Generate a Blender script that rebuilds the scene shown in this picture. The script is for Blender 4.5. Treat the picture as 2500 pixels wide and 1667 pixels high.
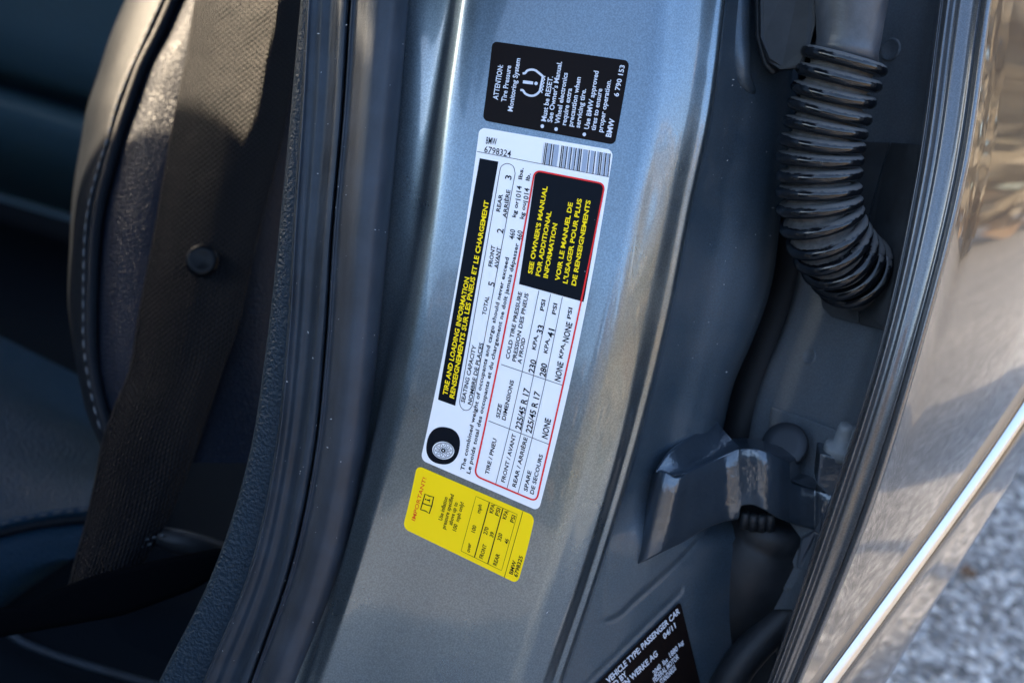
import bpy, bmesh, math, random
import numpy as np
from mathutils import Vector, Matrix
random.seed(7)
for o in list(bpy.data.objects):
    bpy.data.objects.remove(o)
SC = bpy.context.scene
COL = SC.collection

# ------------------------------------------------------------------ frame
# world: X = towards the rear of the car, Y = into the car, Z = up, ground at z = 0
UPC = Vector((.25, .85, .46)).normalized()            # world up seen from the camera
HC = Vector((.539, .273, -.796)); HC = (HC - HC.dot(UPC) * UPC).normalized()
YC = UPC.cross(HC)
RW = Vector((HC.x, YC.x, UPC.x)); UW = Vector((HC.y, YC.y, UPC.y)); WW = Vector((HC.z, YC.z, UPC.z))
CAM = Vector((0, 0, 1.0))
D = .60; F = 3158.0; S = D / F                         # stand-off, focal length in photo pixels

# ------------------------------------------------------------------ camera
cam = bpy.data.cameras.new('camera'); camo = bpy.data.objects.new('camera', cam); COL.objects.link(camo)
camo.matrix_world = Matrix(((RW.x, UW.x, WW.x, CAM.x), (RW.y, UW.y, WW.y, CAM.y), (RW.z, UW.z, WW.z, CAM.z), (0, 0, 0, 1)))
cam.sensor_width = 36; cam.lens = 36 * F / 2500; cam.clip_start = .01; cam.clip_end = 500
cam.dof.use_dof = True; cam.dof.focus_distance = .605; cam.dof.aperture_fstop = 8.0
SC.camera = camo
SC.render.resolution_x = 1024; SC.render.resolution_y = 682

# ------------------------------------------------------------------ sky and sun
SUN = Vector((.0, .92, .39)).normalized()
wd = bpy.data.worlds.new('World'); SC.world = wd; wd.use_nodes = True
nt = wd.node_tree; bg = nt.nodes['Background']
sky = nt.nodes.new('ShaderNodeTexSky'); sky.sky_type = 'NISHITA'; sky.sun_disc = False
sky.sun_elevation = math.asin(SUN.z); sky.sun_rotation = math.atan2(SUN.x, SUN.y)
sky.air_density = 1.0; sky.dust_density = 2.2; sky.ozone_density = 1.4
nt.links.new(sky.outputs[0], bg.inputs[0]); bg.inputs[1].default_value = .12
sl = bpy.data.lights.new('sun', 'SUN'); sl.energy = 2.4; sl.angle = math.radians(.5); sl.color = (1, .80, .56)
so = bpy.data.objects.new('sun', sl); COL.objects.link(so)
so.rotation_euler = SUN.to_track_quat('Z', 'Y').to_euler()
vs = SC.view_settings; vs.view_transform = 'Standard'; vs.look = 'None'; vs.exposure = 3.06; vs.gamma = 1
SC.cycles.use_denoising = True

# ------------------------------------------------------------------ helpers
def lean(py):                                          # barrel: upper part leans in, lower part bulges out
    y = (833.5 - float(py)) * S; q = max(-.2, min(.2, y))
    return .10 * y - .62 * (q * q + 2 * q * (y - q))
def P(px, py, w):
    """photo pixel and offset towards the viewer -> a point of the place"""
    w = w + lean(py)
    d = D - w
    return CAM + RW * ((px - 1250) / F * d) + UW * ((833.5 - py) / F * d) - WW * d
def ray(px, py):
    return (RW * ((px - 1250) / F) + UW * ((833.5 - py) / F) - WW)
def pchip(xs, ys):
    xs = np.array(xs, float); ys = np.array(ys, float); n = len(xs)
    h = np.diff(xs); dl = np.diff(ys) / h; m = np.zeros(n)
    if n == 2: m[:] = dl[0]
    else:
        for i in range(1, n - 1):
            if dl[i - 1] * dl[i] > 0:
                w1 = 2 * h[i] + h[i - 1]; w2 = h[i] + 2 * h[i - 1]
                m[i] = (w1 + w2) / (w1 / dl[i - 1] + w2 / dl[i])
        m[0] = dl[0]; m[-1] = dl[-1]
    def f(x):
        x = np.asarray(x, float)
        i = np.clip(np.searchsorted(xs, x) - 1, 0, n - 2)
        t = (x - xs[i]) / h[i]; tc = np.clip(t, 0, 1)
        r = ((2*tc**3 - 3*tc**2 + 1) * ys[i] + (tc**3 - 2*tc**2 + tc) * h[i] * m[i]
             + (-2*tc**3 + 3*tc**2) * ys[i + 1] + (tc**3 - tc**2) * h[i] * m[i + 1])
        r = r + np.where(t < 0, t * h[i] * m[0], 0) + np.where(t > 1, (t - 1) * h[i] * m[-1], 0)
        return r
    return f
def spline(xs, ys):
    """smooth (Catmull-Rom) y(x) with straight continuation"""
    xs = np.array(xs, float); ys = np.array(ys, float); n = len(xs)
    m = np.gradient(ys, xs); h = np.diff(xs)
    def f(x):
        x = np.asarray(x, float)
        i = np.clip(np.searchsorted(xs, x) - 1, 0, n - 2)
        t = (x - xs[i]) / h[i]; tc = np.clip(t, 0, 1)
        r = ((2*tc**3 - 3*tc**2 + 1) * ys[i] + (tc**3 - 2*tc**2 + tc) * h[i] * m[i]
             + (-2*tc**3 + 3*tc**2) * ys[i + 1] + (tc**3 - tc**2) * h[i] * m[i + 1])
        r = r + np.where(t < 0, t * h[i] * m[0], 0) + np.where(t > 1, (t - 1) * h[i] * m[-1], 0)
        return r
    return f
def L(*pts):                                           # a line running down the photo: px as a function of py
    ys = [p[1] for p in pts]; xs = [p[0] for p in pts]
    return spline(ys, xs)
def curve2(pts, n):                                    # smooth polyline through points of any dimension
    pts = np.array(pts, float)
    t = np.concatenate([[0], np.cumsum(np.linalg.norm(np.diff(pts, axis=0) if pts.shape[1] == 2 else np.diff(pts, axis=0) * ([1, 1, 4000][:pts.shape[1]] + [1] * (pts.shape[1] - 3)), axis=1))])
    f = [spline(t, pts[:, k]) for k in range(pts.shape[1])]
    tt = np.linspace(0, t[-1], n)
    return np.stack([g(tt) for g in f], 1)

def empty(name, loc, label=None, cat=None, group=None):
    o = bpy.data.objects.new(name, None); COL.objects.link(o); o.location = loc
    o.empty_display_size = .02
    if label: o['label'] = label
    if cat: o['category'] = cat
    if group: o['group'] = group
    return o
def mesh(name, verts, faces, mat, parent=None, smooth=True, uv=None, label=None, cat=None, kind=None):
    me = bpy.data.meshes.new(name)
    me.from_pydata([tuple(v) for v in verts], [], [tuple(f) for f in faces])
    if uv is not None:
        lay = me.uv_layers.new(name='uv')
        vi = np.zeros(len(me.loops), int); me.loops.foreach_get('vertex_index', vi)
        lay.data.foreach_set('uv', np.asarray(uv, float)[vi].ravel())
    if smooth: me.polygons.foreach_set('use_smooth', [True] * len(me.polygons))
    me.materials.append(mat); me.update()
    o = bpy.data.objects.new(name, me); COL.objects.link(o)
    if parent is not None:
        o.parent = parent
        top = parent
        off = Vector((0, 0, 0))
        while top is not None:
            off += top.location; top = top.parent
        o.matrix_parent_inverse = Matrix.Translation(-off)
    if label: o['label'] = label
    if cat: o['category'] = cat
    if kind: o['kind'] = kind
    return o
def grid_faces(nr, nc, closed=False, off=0):
    f = []
    for i in range(nr - 1):
        for j in range(nc - (0 if closed else 1)):
            a = off + i * nc + j; b = off + i * nc + (j + 1) % nc
            f.append((a, b, b + nc, a + nc))
    return f
def profile(knots, n):
    """knots (px, w) across a section -> n samples"""
    k = np.array(knots, float)
    t = np.concatenate([[0], np.cumsum(np.hypot(np.diff(k[:, 0]) * S, np.diff(k[:, 1])))])
    tt = np.linspace(0, t[-1], n)
    # keep samples dense where knots are dense
    tk = np.interp(np.linspace(0, len(k) - 1, n), np.arange(len(k)), t)
    tt = np.sort(.4 * tt + .6 * tk)
    return pchip(t, k[:, 0])(tt), pchip(t, k[:, 1])(tt)
def sheet(name, knotf, pys, n, mat, parent, thick=0, label=None, shift=0):
    """knotf(py) -> [(px, w), ...]; a skin through all the sections"""
    V = []; UV = []
    for py in pys:
        xs, ws = profile(knotf(py), n)
        row = [P(x, py + shift * (x - xs[0]), w) for x, w in zip(xs, ws)]
        V += row
        acc = 0
        for q in range(n):
            if q: acc += (row[q] - row[q - 1]).length
            UV.append((acc, -py * S))
    return mesh(name, V, grid_faces(len(pys), n), mat, parent, uv=UV, label=label)
def tube(name, path, rad, mat, parent, seg=16, flat=1.0, cap=True, **kw):
    """path: list of Vectors, rad: number or list"""
    n = len(path); V = []; UV = []
    if not hasattr(rad, '__len__'): rad = [rad] * n
    up = -WW; acc = 0
    for i, p in enumerate(path):
        t = (path[min(i + 1, n - 1)] - path[max(i - 1, 0)]).normalized()
        a = up.cross(t).normalized(); b = t.cross(a).normalized()
        if i: acc += (path[i] - path[i - 1]).length
        for k in range(seg):
            an = 2 * math.pi * k / seg
            V.append(p + a * (math.cos(an) * rad[i]) + b * (math.sin(an) * rad[i] * flat))
            UV.append((k / seg, acc))
    f = grid_faces(n, seg, True)
    if cap:
        f.append(tuple(range(seg))[::-1]); f.append(tuple(range((n - 1) * seg, n * seg)))
    return mesh(name, V, f, mat, parent, uv=UV, **kw)
def ring_mesh(name, c, ax, R, r, mat, parent, seg=40, sec=10, squash=1.0):
    ax = ax.normalized(); a = ax.orthogonal().normalized(); b = ax.cross(a)
    V = []
    for i in range(seg):
        u = 2 * math.pi * i / seg; e = a * math.cos(u) + b * math.sin(u)
        for k in range(sec):
            q = 2 * math.pi * k / sec
            V.append(c + e * (R + r * math.cos(q)) + ax * (r * squash * math.sin(q)))
    f = []
    for i in range(seg):
        for k in range(sec):
            f.append((i*sec+k, ((i+1) % seg)*sec+k, ((i+1) % seg)*sec+(k+1) % sec, i*sec+(k+1) % sec))
    return mesh(name, V, f, mat, parent)
def lathe(name, c, ax, prof, mat, parent, seg=32, hexn=0, spin=0, **kw):
    """prof: (height along ax, radius)"""
    ax = ax.normalized(); a = ax.cross(UW).normalized(); b = ax.cross(a)
    n = hexn or seg; V = []
    for h, r in prof:
        for i in range(n):
            u = 2 * math.pi * i / n + spin
            V.append(c + ax * h + (a * math.cos(u) + b * math.sin(u)) * r)
    f = grid_faces(len(prof), n, True)
    f.append(tuple(range(n))[::-1]); f.append(tuple(range((len(prof)-1)*n, len(prof)*n)))
    o = mesh(name, V, f, mat, parent, smooth=not hexn, **kw)
    return o
def prism(name, pts, w0, w1, mat, parent, bevel=.0, smooth=False, back=(0, 0), **kw):
    """polygon in photo pixels, front at w0 (number or list), back at w1"""
    n = len(pts)
    w0 = w0 if hasattr(w0, '__len__') else [w0] * n
    w1 = w1 if hasattr(w1, '__len__') else [w1] * n
    bm = bmesh.new()
    fr = [bm.verts.new(P(p[0], p[1], w)) for p, w in zip(pts, w0)]
    bk = [bm.verts.new(P(p[0] + back[0], p[1] + back[1], w)) for p, w in zip(pts, w1)]
    bm.faces.new(fr); bm.faces.new(bk[::-1])
    for i in range(n): bm.faces.new((fr[i], bk[i], bk[(i+1) % n], fr[(i+1) % n]))
    bmesh.ops.recalc_face_normals(bm, faces=bm.faces)
    if bevel:
        bmesh.ops.bevel(bm, geom=list(bm.edges), offset=bevel, segments=2, affect='EDGES', profile=.6)
    me = bpy.data.meshes.new('tmp'); bm.to_mesh(me)
    V = [v.co.copy() for v in me.vertices]; f = [tuple(p.vertices) for p in me.polygons]
    bm.free(); bpy.data.meshes.remove(me)
    return mesh(name, V, f, mat, parent, smooth=smooth, **kw)

# ------------------------------------------------------------------ materials
class M:
    def __init__(s, name, col, rough=.5, metal=0, coat=0, coat_r=.05, spec=.5):
        s.m = bpy.data.materials.new(name); s.m.use_nodes = True
        s.t = s.m.node_tree; s.b = s.t.nodes['Principled BSDF']
        s.b.inputs['Base Color'].default_value = (*col, 1); s.b.inputs['Roughness'].default_value = rough
        s.b.inputs['Metallic'].default_value = metal; s.b.inputs['Coat Weight'].default_value = coat
        s.b.inputs['Coat Roughness'].default_value = coat_r; s.b.inputs['Specular IOR Level'].default_value = spec
        s.col = col
    def n(s, typ, **kw):
        nd = s.t.nodes.new(typ)
        for k, v in kw.items():
            if k in nd.inputs: nd.inputs[k].default_value = v
            else: setattr(nd, k, v)
        return nd
    def l(s, a, b): s.t.links.new(a, b)
    def coord(s, which='Object', scale=(1, 1, 1)):
        c = s.n('ShaderNodeTexCoord'); mp = s.n('ShaderNodeMapping'); mp.inputs['Scale'].default_value = scale
        s.l(c.outputs[which], mp.inputs['Vector']); return mp.outputs['Vector']
    def ramp(s, fac, stops):
        r = s.n('ShaderNodeValToRGB'); e = r.color_ramp.elements
        while len(e) < len(stops): e.new(.5)
        for q, (p, c) in zip(e, stops): q.position = p; q.color = (*c, 1)
        s.l(fac, r.inputs[0]); return r.outputs[0]
    def noise(s, scale, detail=3, which='Object', vec=None, rough=.5, mscale=(1, 1, 1)):
        nd = s.n('ShaderNodeTexNoise', Scale=scale, Detail=detail, Roughness=rough)
        s.l(vec if vec is not None else s.coord(which, mscale), nd.inputs['Vector']); return nd.outputs['Fac']
    def voro(s, scale, which='Object', feature='F1', mscale=(1, 1, 1)):
        nd = s.n('ShaderNodeTexVoronoi', Scale=scale); nd.feature = feature
        s.l(s.coord(which, mscale), nd.inputs['Vector']); return nd.outputs['Distance'], nd
    def bump(s, h, strength=.3, dist=.001, coat=False):
        b = s.n('ShaderNodeBump', Strength=strength, Distance=dist); s.l(h, b.inputs['Height'])
        s.l(b.outputs[0], s.b.inputs['Normal'])
        return b
    def color(s, out): s.l(out, s.b.inputs['Base Color'])
    def rough(s, out): s.l(out, s.b.inputs['Roughness'])

def mk_paint(name, c, rough=.34, metal=.75, dust=0, coat=.8, coat_r=.03, bmp=.12):
    m = M(name, c, rough, metal, coat, coat_r)
    fl = m.noise(2600, 1); fl2 = m.noise(1300, 0)
    mx = m.n('ShaderNodeMath', operation='ADD'); m.l(fl, mx.inputs[0]); m.l(fl2, mx.inputs[1])
    hv = m.n('ShaderNodeMath', operation='MULTIPLY'); m.l(mx.outputs[0], hv.inputs[0]); hv.inputs[1].default_value = .5
    lo = tuple(v * .82 for v in c); hi = tuple(min(1, v * 1.22) for v in c)
    out = m.ramp(hv.outputs[0], [(.36, lo), (.5, c), (.64, hi)])
    if dust:
        d = m.noise(22, 5, rough=.65)
        mix = m.n('ShaderNodeMix', data_type='RGBA'); mix.inputs['B'].default_value = (.16, .15, .14, 1)
        fac = m.n('ShaderNodeMapRange'); fac.inputs['From Min'].default_value = .42; fac.inputs['From Max'].default_value = .75
        fac.inputs['To Max'].default_value = dust
        m.l(d, fac.inputs['Value']); m.l(fac.outputs[0], mix.inputs['Factor']); m.l(out, mix.inputs['A']); out = mix.outputs['Result']
        rr = m.n('ShaderNodeMapRange'); rr.inputs['From Min'].default_value = .35; rr.inputs['From Max'].default_value = .7
        rr.inputs['To Min'].default_value = rough; rr.inputs['To Max'].default_value = min(.8, rough + (.25 if dust > .1 else .10))
        m.l(d, rr.inputs['Value']); m.rough(rr.outputs[0])
    m.color(out)
    b = m.bump(fl, bmp, .0002)
    return m.m
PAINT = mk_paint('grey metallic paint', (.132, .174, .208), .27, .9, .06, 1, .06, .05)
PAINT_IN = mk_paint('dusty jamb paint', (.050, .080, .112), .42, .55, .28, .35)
PAINT_FACE = mk_paint('dusty lightened door paint', (.115, .140, .165), .45, .4, .35, .3)  # dusty; base also lightened to offset the shade inside the door gap
PAINT_EDGE = mk_paint('grey hem paint', (.085, .090, .098), .30, .6, 0, 1, .02, .03)
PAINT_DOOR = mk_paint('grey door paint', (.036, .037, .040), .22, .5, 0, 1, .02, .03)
def mk_rubber(name, c, rough, streak=0, dust=0, spec=.5):
    m = M(name, c, rough, 0, spec=spec)
    n1 = m.noise(900, 3); m.bump(n1, .25, .0004)
    n2 = m.noise(40, 5, rough=.7)
    hi = tuple(v * 1.5 + dust * .03 for v in c); lo = tuple(v * .8 for v in c)
    m.color(m.ramp(n2, [(.35, lo), (.7, hi)]))
    r = m.n('ShaderNodeMapRange'); r.inputs['To Min'].default_value = rough - .08; r.inputs['To Max'].default_value = rough + .14
    m.l(n2, r.inputs['Value']); m.rough(r.outputs[0])
    return m.m
RUB = mk_rubber('black seal rubber', (.016, .023, .034), .46, spec=.4)
RUB2 = mk_rubber('satin seal rubber', (.016, .024, .035), .42, spec=.3)
RUBD = mk_rubber('matt hose rubber', (.007, .008, .010), .55, spec=.25)
RUBP = mk_rubber('grommet plastic', (.009, .011, .014), .45, dust=.2, spec=.3)
NECK = mk_rubber('neck rubber', (.040, .046, .056), .34, dust=.5, spec=.5)
PADR = mk_rubber('dusty pad rubber', (.030, .034, .038), .75, spec=.3)
def mk_ring():
    m = M('glossy boot rubber', (.004, .005, .007), .12, spec=.5)
    n = m.noise(160, 5, rough=.7)
    m.color(m.ramp(n, [(.58, (.004, .005, .007)), (.85, (.03, .03, .032))]))
    r = m.n('ShaderNodeMapRange'); r.inputs['To Min'].default_value = .04; r.inputs['To Max'].default_value = .22; m.l(n, r.inputs['Value']); m.rough(r.outputs[0])
    geo = m.n('ShaderNodeNewGeometry'); sx = m.n('ShaderNodeSeparateXYZ'); m.l(geo.outputs['Normal'], sx.inputs[0])
    jit = m.n('ShaderNodeMath', operation='MULTIPLY_ADD'); m.l(m.noise(420, 4), jit.inputs[0]); jit.inputs[1].default_value = .5; m.l(sx.outputs[2], jit.inputs[2])
    df = m.n('ShaderNodeMapRange', interpolation_type='SMOOTHSTEP'); df.inputs['From Min'].default_value = .88; df.inputs['From Max'].default_value = 1.10; m.l(jit.outputs[0], df.inputs['Value'])
    cm = m.n('ShaderNodeMix', data_type='RGBA'); cm.inputs['B'].default_value = (.085, .086, .088, 1); m.l(df.outputs[0], cm.inputs['Factor'])
    m.l(m.b.inputs['Base Color'].links[0].from_socket, cm.inputs['A']); m.color(cm.outputs['Result'])
    rm = m.n('ShaderNodeMix'); m.l(df.outputs[0], rm.inputs['Factor']); m.l(r.outputs[0], rm.inputs['A']); rm.inputs['B'].default_value = .9; m.rough(rm.outputs['Result'])
    m.bump(m.noise(700, 3), .12, .0005)
    return m.m
RING = mk_ring()
def mk_dust():
    m = M('dusty boot rubber', (.08, .082, .085), .85)
    n = m.noise(260, 6, rough=.7)
    m.color(m.ramp(n, [(.3, (.04, .041, .043)), (.7, (.10, .10, .10))])); m.bump(m.noise(1800, 3), .4, .0006)
    return m.m
DUST = mk_dust()
BTN = M('glossy black button', (.003, .004, .006), .36, spec=.14).m
def mk_trim():
    m = M('grained trim plastic', (.006, .018, .032), .5, spec=.25)
    n = m.noise(560, 2); m.bump(n, .7, .0022)
    return m.m
TRIM = mk_trim()
def mk_leather(name, c, scale, rough=.42, st=.6, dist=.0014):
    m = M(name, c, rough, spec=.10)
    d, v = m.voro(scale, feature='DISTANCE_TO_EDGE'); n = m.noise(scale * 2, 3)
    cl = m.n('ShaderNodeMapRange', interpolation_type='SMOOTHSTEP'); cl.inputs['From Max'].default_value = .22; m.l(d, cl.inputs['Value'])
    a = m.n('ShaderNodeMath', operation='MULTIPLY_ADD'); m.l(n, a.inputs[0]); a.inputs[1].default_value = .5; m.l(cl.outputs[0], a.inputs[2])
    m.bump(a.outputs[0], st, dist)
    return m.m
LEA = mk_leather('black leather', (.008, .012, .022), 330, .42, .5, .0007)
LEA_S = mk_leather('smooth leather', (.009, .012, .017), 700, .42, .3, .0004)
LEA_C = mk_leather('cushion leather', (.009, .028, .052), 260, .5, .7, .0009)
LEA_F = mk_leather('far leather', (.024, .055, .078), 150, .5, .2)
def mk_belt():
    m = M('woven belt webbing', (.012, .012, .013),   .42, spec=.12)
    uv = m.n('ShaderNodeTexCoord').outputs['UV']
    sp = m.n('ShaderNodeSeparateXYZ'); m.l(uv, sp.inputs[0])
    def sine(o, k, ph=None):
        a = m.n('ShaderNodeMath', operation='MULTIPLY'); m.l(o, a.inputs[0]); a.inputs[1].default_value = k
        src = a.outputs[0]
        if ph is not None:
            q = m.n('ShaderNodeMath', operation='ADD'); m.l(src, q.inputs[0]); m.l(ph, q.inputs[1]); src = q.outputs[0]
        b = m.n('ShaderNodeMath', operation='SINE'); m.l(src, b.inputs[0]); return b.outputs[0]
    wob = m.noise(60, 2, vec=uv)
    w6 = m.n('ShaderNodeMath', operation='MULTIPLY'); m.l(wob, w6.inputs[0]); w6.inputs[1].default_value = 5
    a = sine(sp.outputs[0], 2 * math.pi / .0023, w6.outputs[0]); 
    col = m.n('ShaderNodeMath', operation='MULTIPLY'); m.l(sp.outputs[0], col.inputs[0]); col.inputs[1].default_value = 2 * math.pi / .0046
    b = sine(sp.outputs[1], 2 * math.pi / .0026, col.outputs[0])
    pr = m.n('ShaderNodeMath', operation='MULTIPLY'); m.l(a, pr.inputs[0]); m.l(b, pr.inputs[1])
    ad = m.n('ShaderNodeMath', operation='ADD'); m.l(pr.outputs[0], ad.inputs[0]); m.l(a, ad.inputs[1])
    bp = m.bump(ad.outputs[0], 1.0, .0011)
    mr = m.n('ShaderNodeMapRange'); mr.inputs['From Min'].default_value = -1.5; mr.inputs['From Max'].default_value = 1.5; m.l(ad.outputs[0], mr.inputs['Value'])
    m.color(m.ramp(mr.outputs[0], [(.3, (.001, .0014, .0024)), (.8, (.012, .015, .022))]))
    return m.m
BELT = mk_belt()
def flat(name, c, rough=.5, spec=.06): return M(name, c, rough, spec=spec).m
THREAD_SHADE = flat('shaded thread', (.07, .085, .10), .7)  # thread darkened for the shade low in the cabin
THREAD = flat('grey thread', (.16, .18, .20), .7)
WHITE = flat('white sticker vinyl', (.80, .81, .83), .32, .3)
YELLOW = flat('yellow sticker vinyl', (.92, .64, .0), .35, .25)
BLACKV = flat('black sticker vinyl', (.007, .005, .005), .3)
INK = flat('black ink', (.004, .006, .010), .35)
INKY = flat('yellow ink', (.92, .68, .01), .4)
INKR = flat('red ink', (.72, .03, .03), .4)
INKO = flat('orange ink', (.72, .09, .02), .4)
INKW = flat('pale ink', (.56, .60, .68), .45)
INKG = flat('grey blue ink', (.30, .36, .46), .45)
STEEL = mk_paint('hinge primer', (.055, .062, .075), .36, .5, .15, .5)
def mk_worn():
    m = M('hinge paint', (.038, .054, .074), .30, .5, 1, .02)
    n = m.noise(330, 2, rough=.5); m.bump(n, .25, .0008)
    nd = m.n('ShaderNodeBump', Strength=.42, Distance=.0010); m.l(n, nd.inputs['Height']); m.l(nd.outputs[0], m.b.inputs['Coat Normal'])
    return m.m
HINGE = mk_worn()
BOLT = M('dark bolt', (.018, .023, .030), .45, .4).m
BHEAD = M('bolt head steel', (.11, .125, .145), .34, .6).m
PEG = mk_rubber('grey plastic', (.13, .145, .155), .5)
STRIP_METAL = M('satin highlight strip', (.60, .58, .55), .30, .9).m
CARPET = flat('dark carpet', (.004, .007, .011), .9)
GAP_SHADE = flat('shadow gap black', (.0015, .002, .003), 1.0, 0)  # lightless black for the shadow gap below the seat
HEAD = flat('dark head lining', (.02, .025, .03), .9)
def mk_asphalt():
    m = M('asphalt', (.1, .1, .1), .85)
    d, v = m.voro(95); n = m.noise(1.2, 4); n2 = m.noise(60, 3)
    col = m.n('ShaderNodeSeparateColor'); m.l(v.outputs['Color'], col.inputs[0])
    base = m.ramp(col.outputs[0], [(0, (.08, .08, .08)), (.4, (.21, .205, .20)), (.75, (.38, .37, .36)), (1, (.78, .76, .72))])
    m2 = m.n('ShaderNodeMix', data_type='RGBA', blend_type='MULTIPLY'); m2.inputs['Factor'].default_value = 1
    m.l(base, m2.inputs['A']); m.l(m.ramp(n, [(.3, (.8, .8, .8)), (.7, (1.15, 1.12, 1.08))]), m2.inputs['B'])
    m.color(m2.outputs['Result'])
    bp = m.bump(d, 1.0, .006); bp.invert = True
    return m.m
ASPH = mk_asphalt()
LEAFG = flat('dry leaf', (.17, .10, .06), .7)

# ------------------------------------------------------------------ setting
PYS = list(np.concatenate([np.linspace(-520, -60, 8), np.linspace(-20, 1700, 130), np.linspace(1740, 2050, 6)]))
g = 60.0
ground = mesh('ground', [(-g, -g, 0), (g, -g, 0), (g, g, 0), (-g, g, 0)], [(0, 1, 2, 3)], ASPH, None, smooth=False)
ground['kind'] = 'structure'

# far autumn trees on the open side: seen only as warm reflections in the paint
LEAFM = M('autumn leaves', (.2, .1, .03), .7)
LEAFM.color(LEAFM.ramp(LEAFM.noise(.35, 3), [(.3, (.10, .095, .06)), (.42, (.30, .26, .20)), (.56, (.34, .30, .24)), (.64, (.25, .14, .07)), (.74, (.22, .20, .15))]))
rng = random.Random(3); V = []; Fc = []
heights = [rng.uniform(5.5, 10.5) for _ in range(40)]
for k in range(17000):
    t = rng.random(); a = math.radians(175 + 200 * t); h_ = heights[int(t * 39)] * (1 - .3 * rng.random()); r_ = 20 + rng.uniform(-2.5, 2.5)
    z = .2 + h_ * rng.random() ** .8
    c = Vector((r_ * math.cos(a), r_ * math.sin(a), z)); e1 = Vector((rng.gauss(0, 1), rng.gauss(0, 1), rng.gauss(0, 1))).normalized(); e2 = e1.orthogonal().normalized()
    q = rng.uniform(.25, .6); o = len(V)
    V += [c - e1 * q, c + e2 * q * .6, c + e1 * q, c - e2 * q * .6]; Fc.append((o, o + 1, o + 2, o + 3))
trees = mesh('tree_line', V, Fc, LEAFM.m, None, smooth=False, kind='stuff'); trees['label'] = 'far autumn trees mirrored in the glossy paint'; trees['category'] = 'trees'

# ------------------------------------------------------------------ body of the car
body = empty('car_body', P(1250, 1667, -.02), 'grey metallic door pillar with black seals between front seat and rear door', 'car')
x_bound = L((998, 0), (975, 280), (949, 560), (925, 830), (893, 1108), (839, 1387), (739, 1667))
x_hl = L((1122, 0), (1080, 280), (1040, 560), (989, 830), (927, 1108), (858, 1387), (770, 1667))
x_face1 = L((1600, 0), (1572, 280), (1535, 500), (1475, 780), (1411, 1060), (1335, 1387), (1240, 1667))
x_rnd = L((1650, 0), (1625, 280), (1580, 500), (1530, 780), (1463, 1060), (1380, 1387), (1290, 1667))
x_side = L((1705, 0), (1670, 280), (1628, 500), (1572, 780), (1518, 1060), (1425, 1387), (1330, 1667))
x_edge = L((1770, 0), (1734, 280), (1687, 500), (1632, 780), (1562, 1060), (1464, 1387), (1369, 1667))
x_seam = L((1935, 0), (1925, 250), (1903, 500), (1868, 732), (1828, 839), (1789, 928), (1757, 1060), (1725, 1250), (1700, 1387), (1640, 1667))
def k_pillar(py):
    b = float(x_bound(py)); h = float(x_hl(py)); f1 = float(x_face1(py)); rn = float(x_rnd(py)); sd = float(x_side(py)); e = float(x_edge(py))
    fl = np.interp(py, [0, 1100, 1400, 1700], [1, 1, .5, .3])          # the front flange fades out towards the sill
    return [(b - 60, -.022 * fl - .004), (b - 10, -.0185 * fl - .003), ((b + h) / 2 - 8, -.0145 * fl - .002), (h - 26, -.0115 * fl - .001),
            (h - 6, -.0075 * fl), (h + 22, -.0030 * fl + .0005), (h + 75, .0000), ((h + f1) / 2, .0052), (f1 - 70, .0095), (f1, .0104), ((f1 + rn) / 2, .0092), (rn, .0062), (sd, -.0005), (e - 22, -.0085), (e - 4, -.0115), (e + 2, -.0150), (e + 8, -.030)]
pillar = sheet('pillar_panel', k_pillar, PYS, 150, PAINT, body)
_rows = [profile(k_pillar(py), 150) for py in PYS]
_py = np.array(PYS)
def w_pillar(px, py):
    i = int(np.clip(np.searchsorted(_py, py) - 1, 0, len(_py) - 2)); t = (py - _py[i]) / (_py[i+1] - _py[i])
    a = np.interp(px, *_rows[i]); b = np.interp(px, *_rows[i+1]); return a * (1 - t) + b * t

# dark jamb wall that dives into the gap behind the pillar edge, down to the step by the hinge
def k_jamb(py):
    e = float(x_edge(py)); s = float(x_seam(py))
    return [(e - 4, -.0245), (e + 14, -.034), (e + .35 * (s - e), -.052), (e + .62 * (s - e), -.060), (e + .85 * (s - e), -.068), (s - 4, -.082), (s + 6, -.10)]
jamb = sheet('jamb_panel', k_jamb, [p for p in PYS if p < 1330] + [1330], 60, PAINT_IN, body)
# pressed bulge beside the grommet
V = []; n1 = 40
bulge = tube('pressed_bead', [P(x, y, w) for x, y, w in curve2([(1800, -200, -.050), (1800, 0, -.050), (1800, 120, -.051), (1812, 190, -.053), (1833, 226, -.060)], 30)],
             [float(v) for v in np.concatenate([np.full(22, .0068), np.linspace(.0068, .003, 8)])], PAINT_IN, body, 16)

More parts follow.
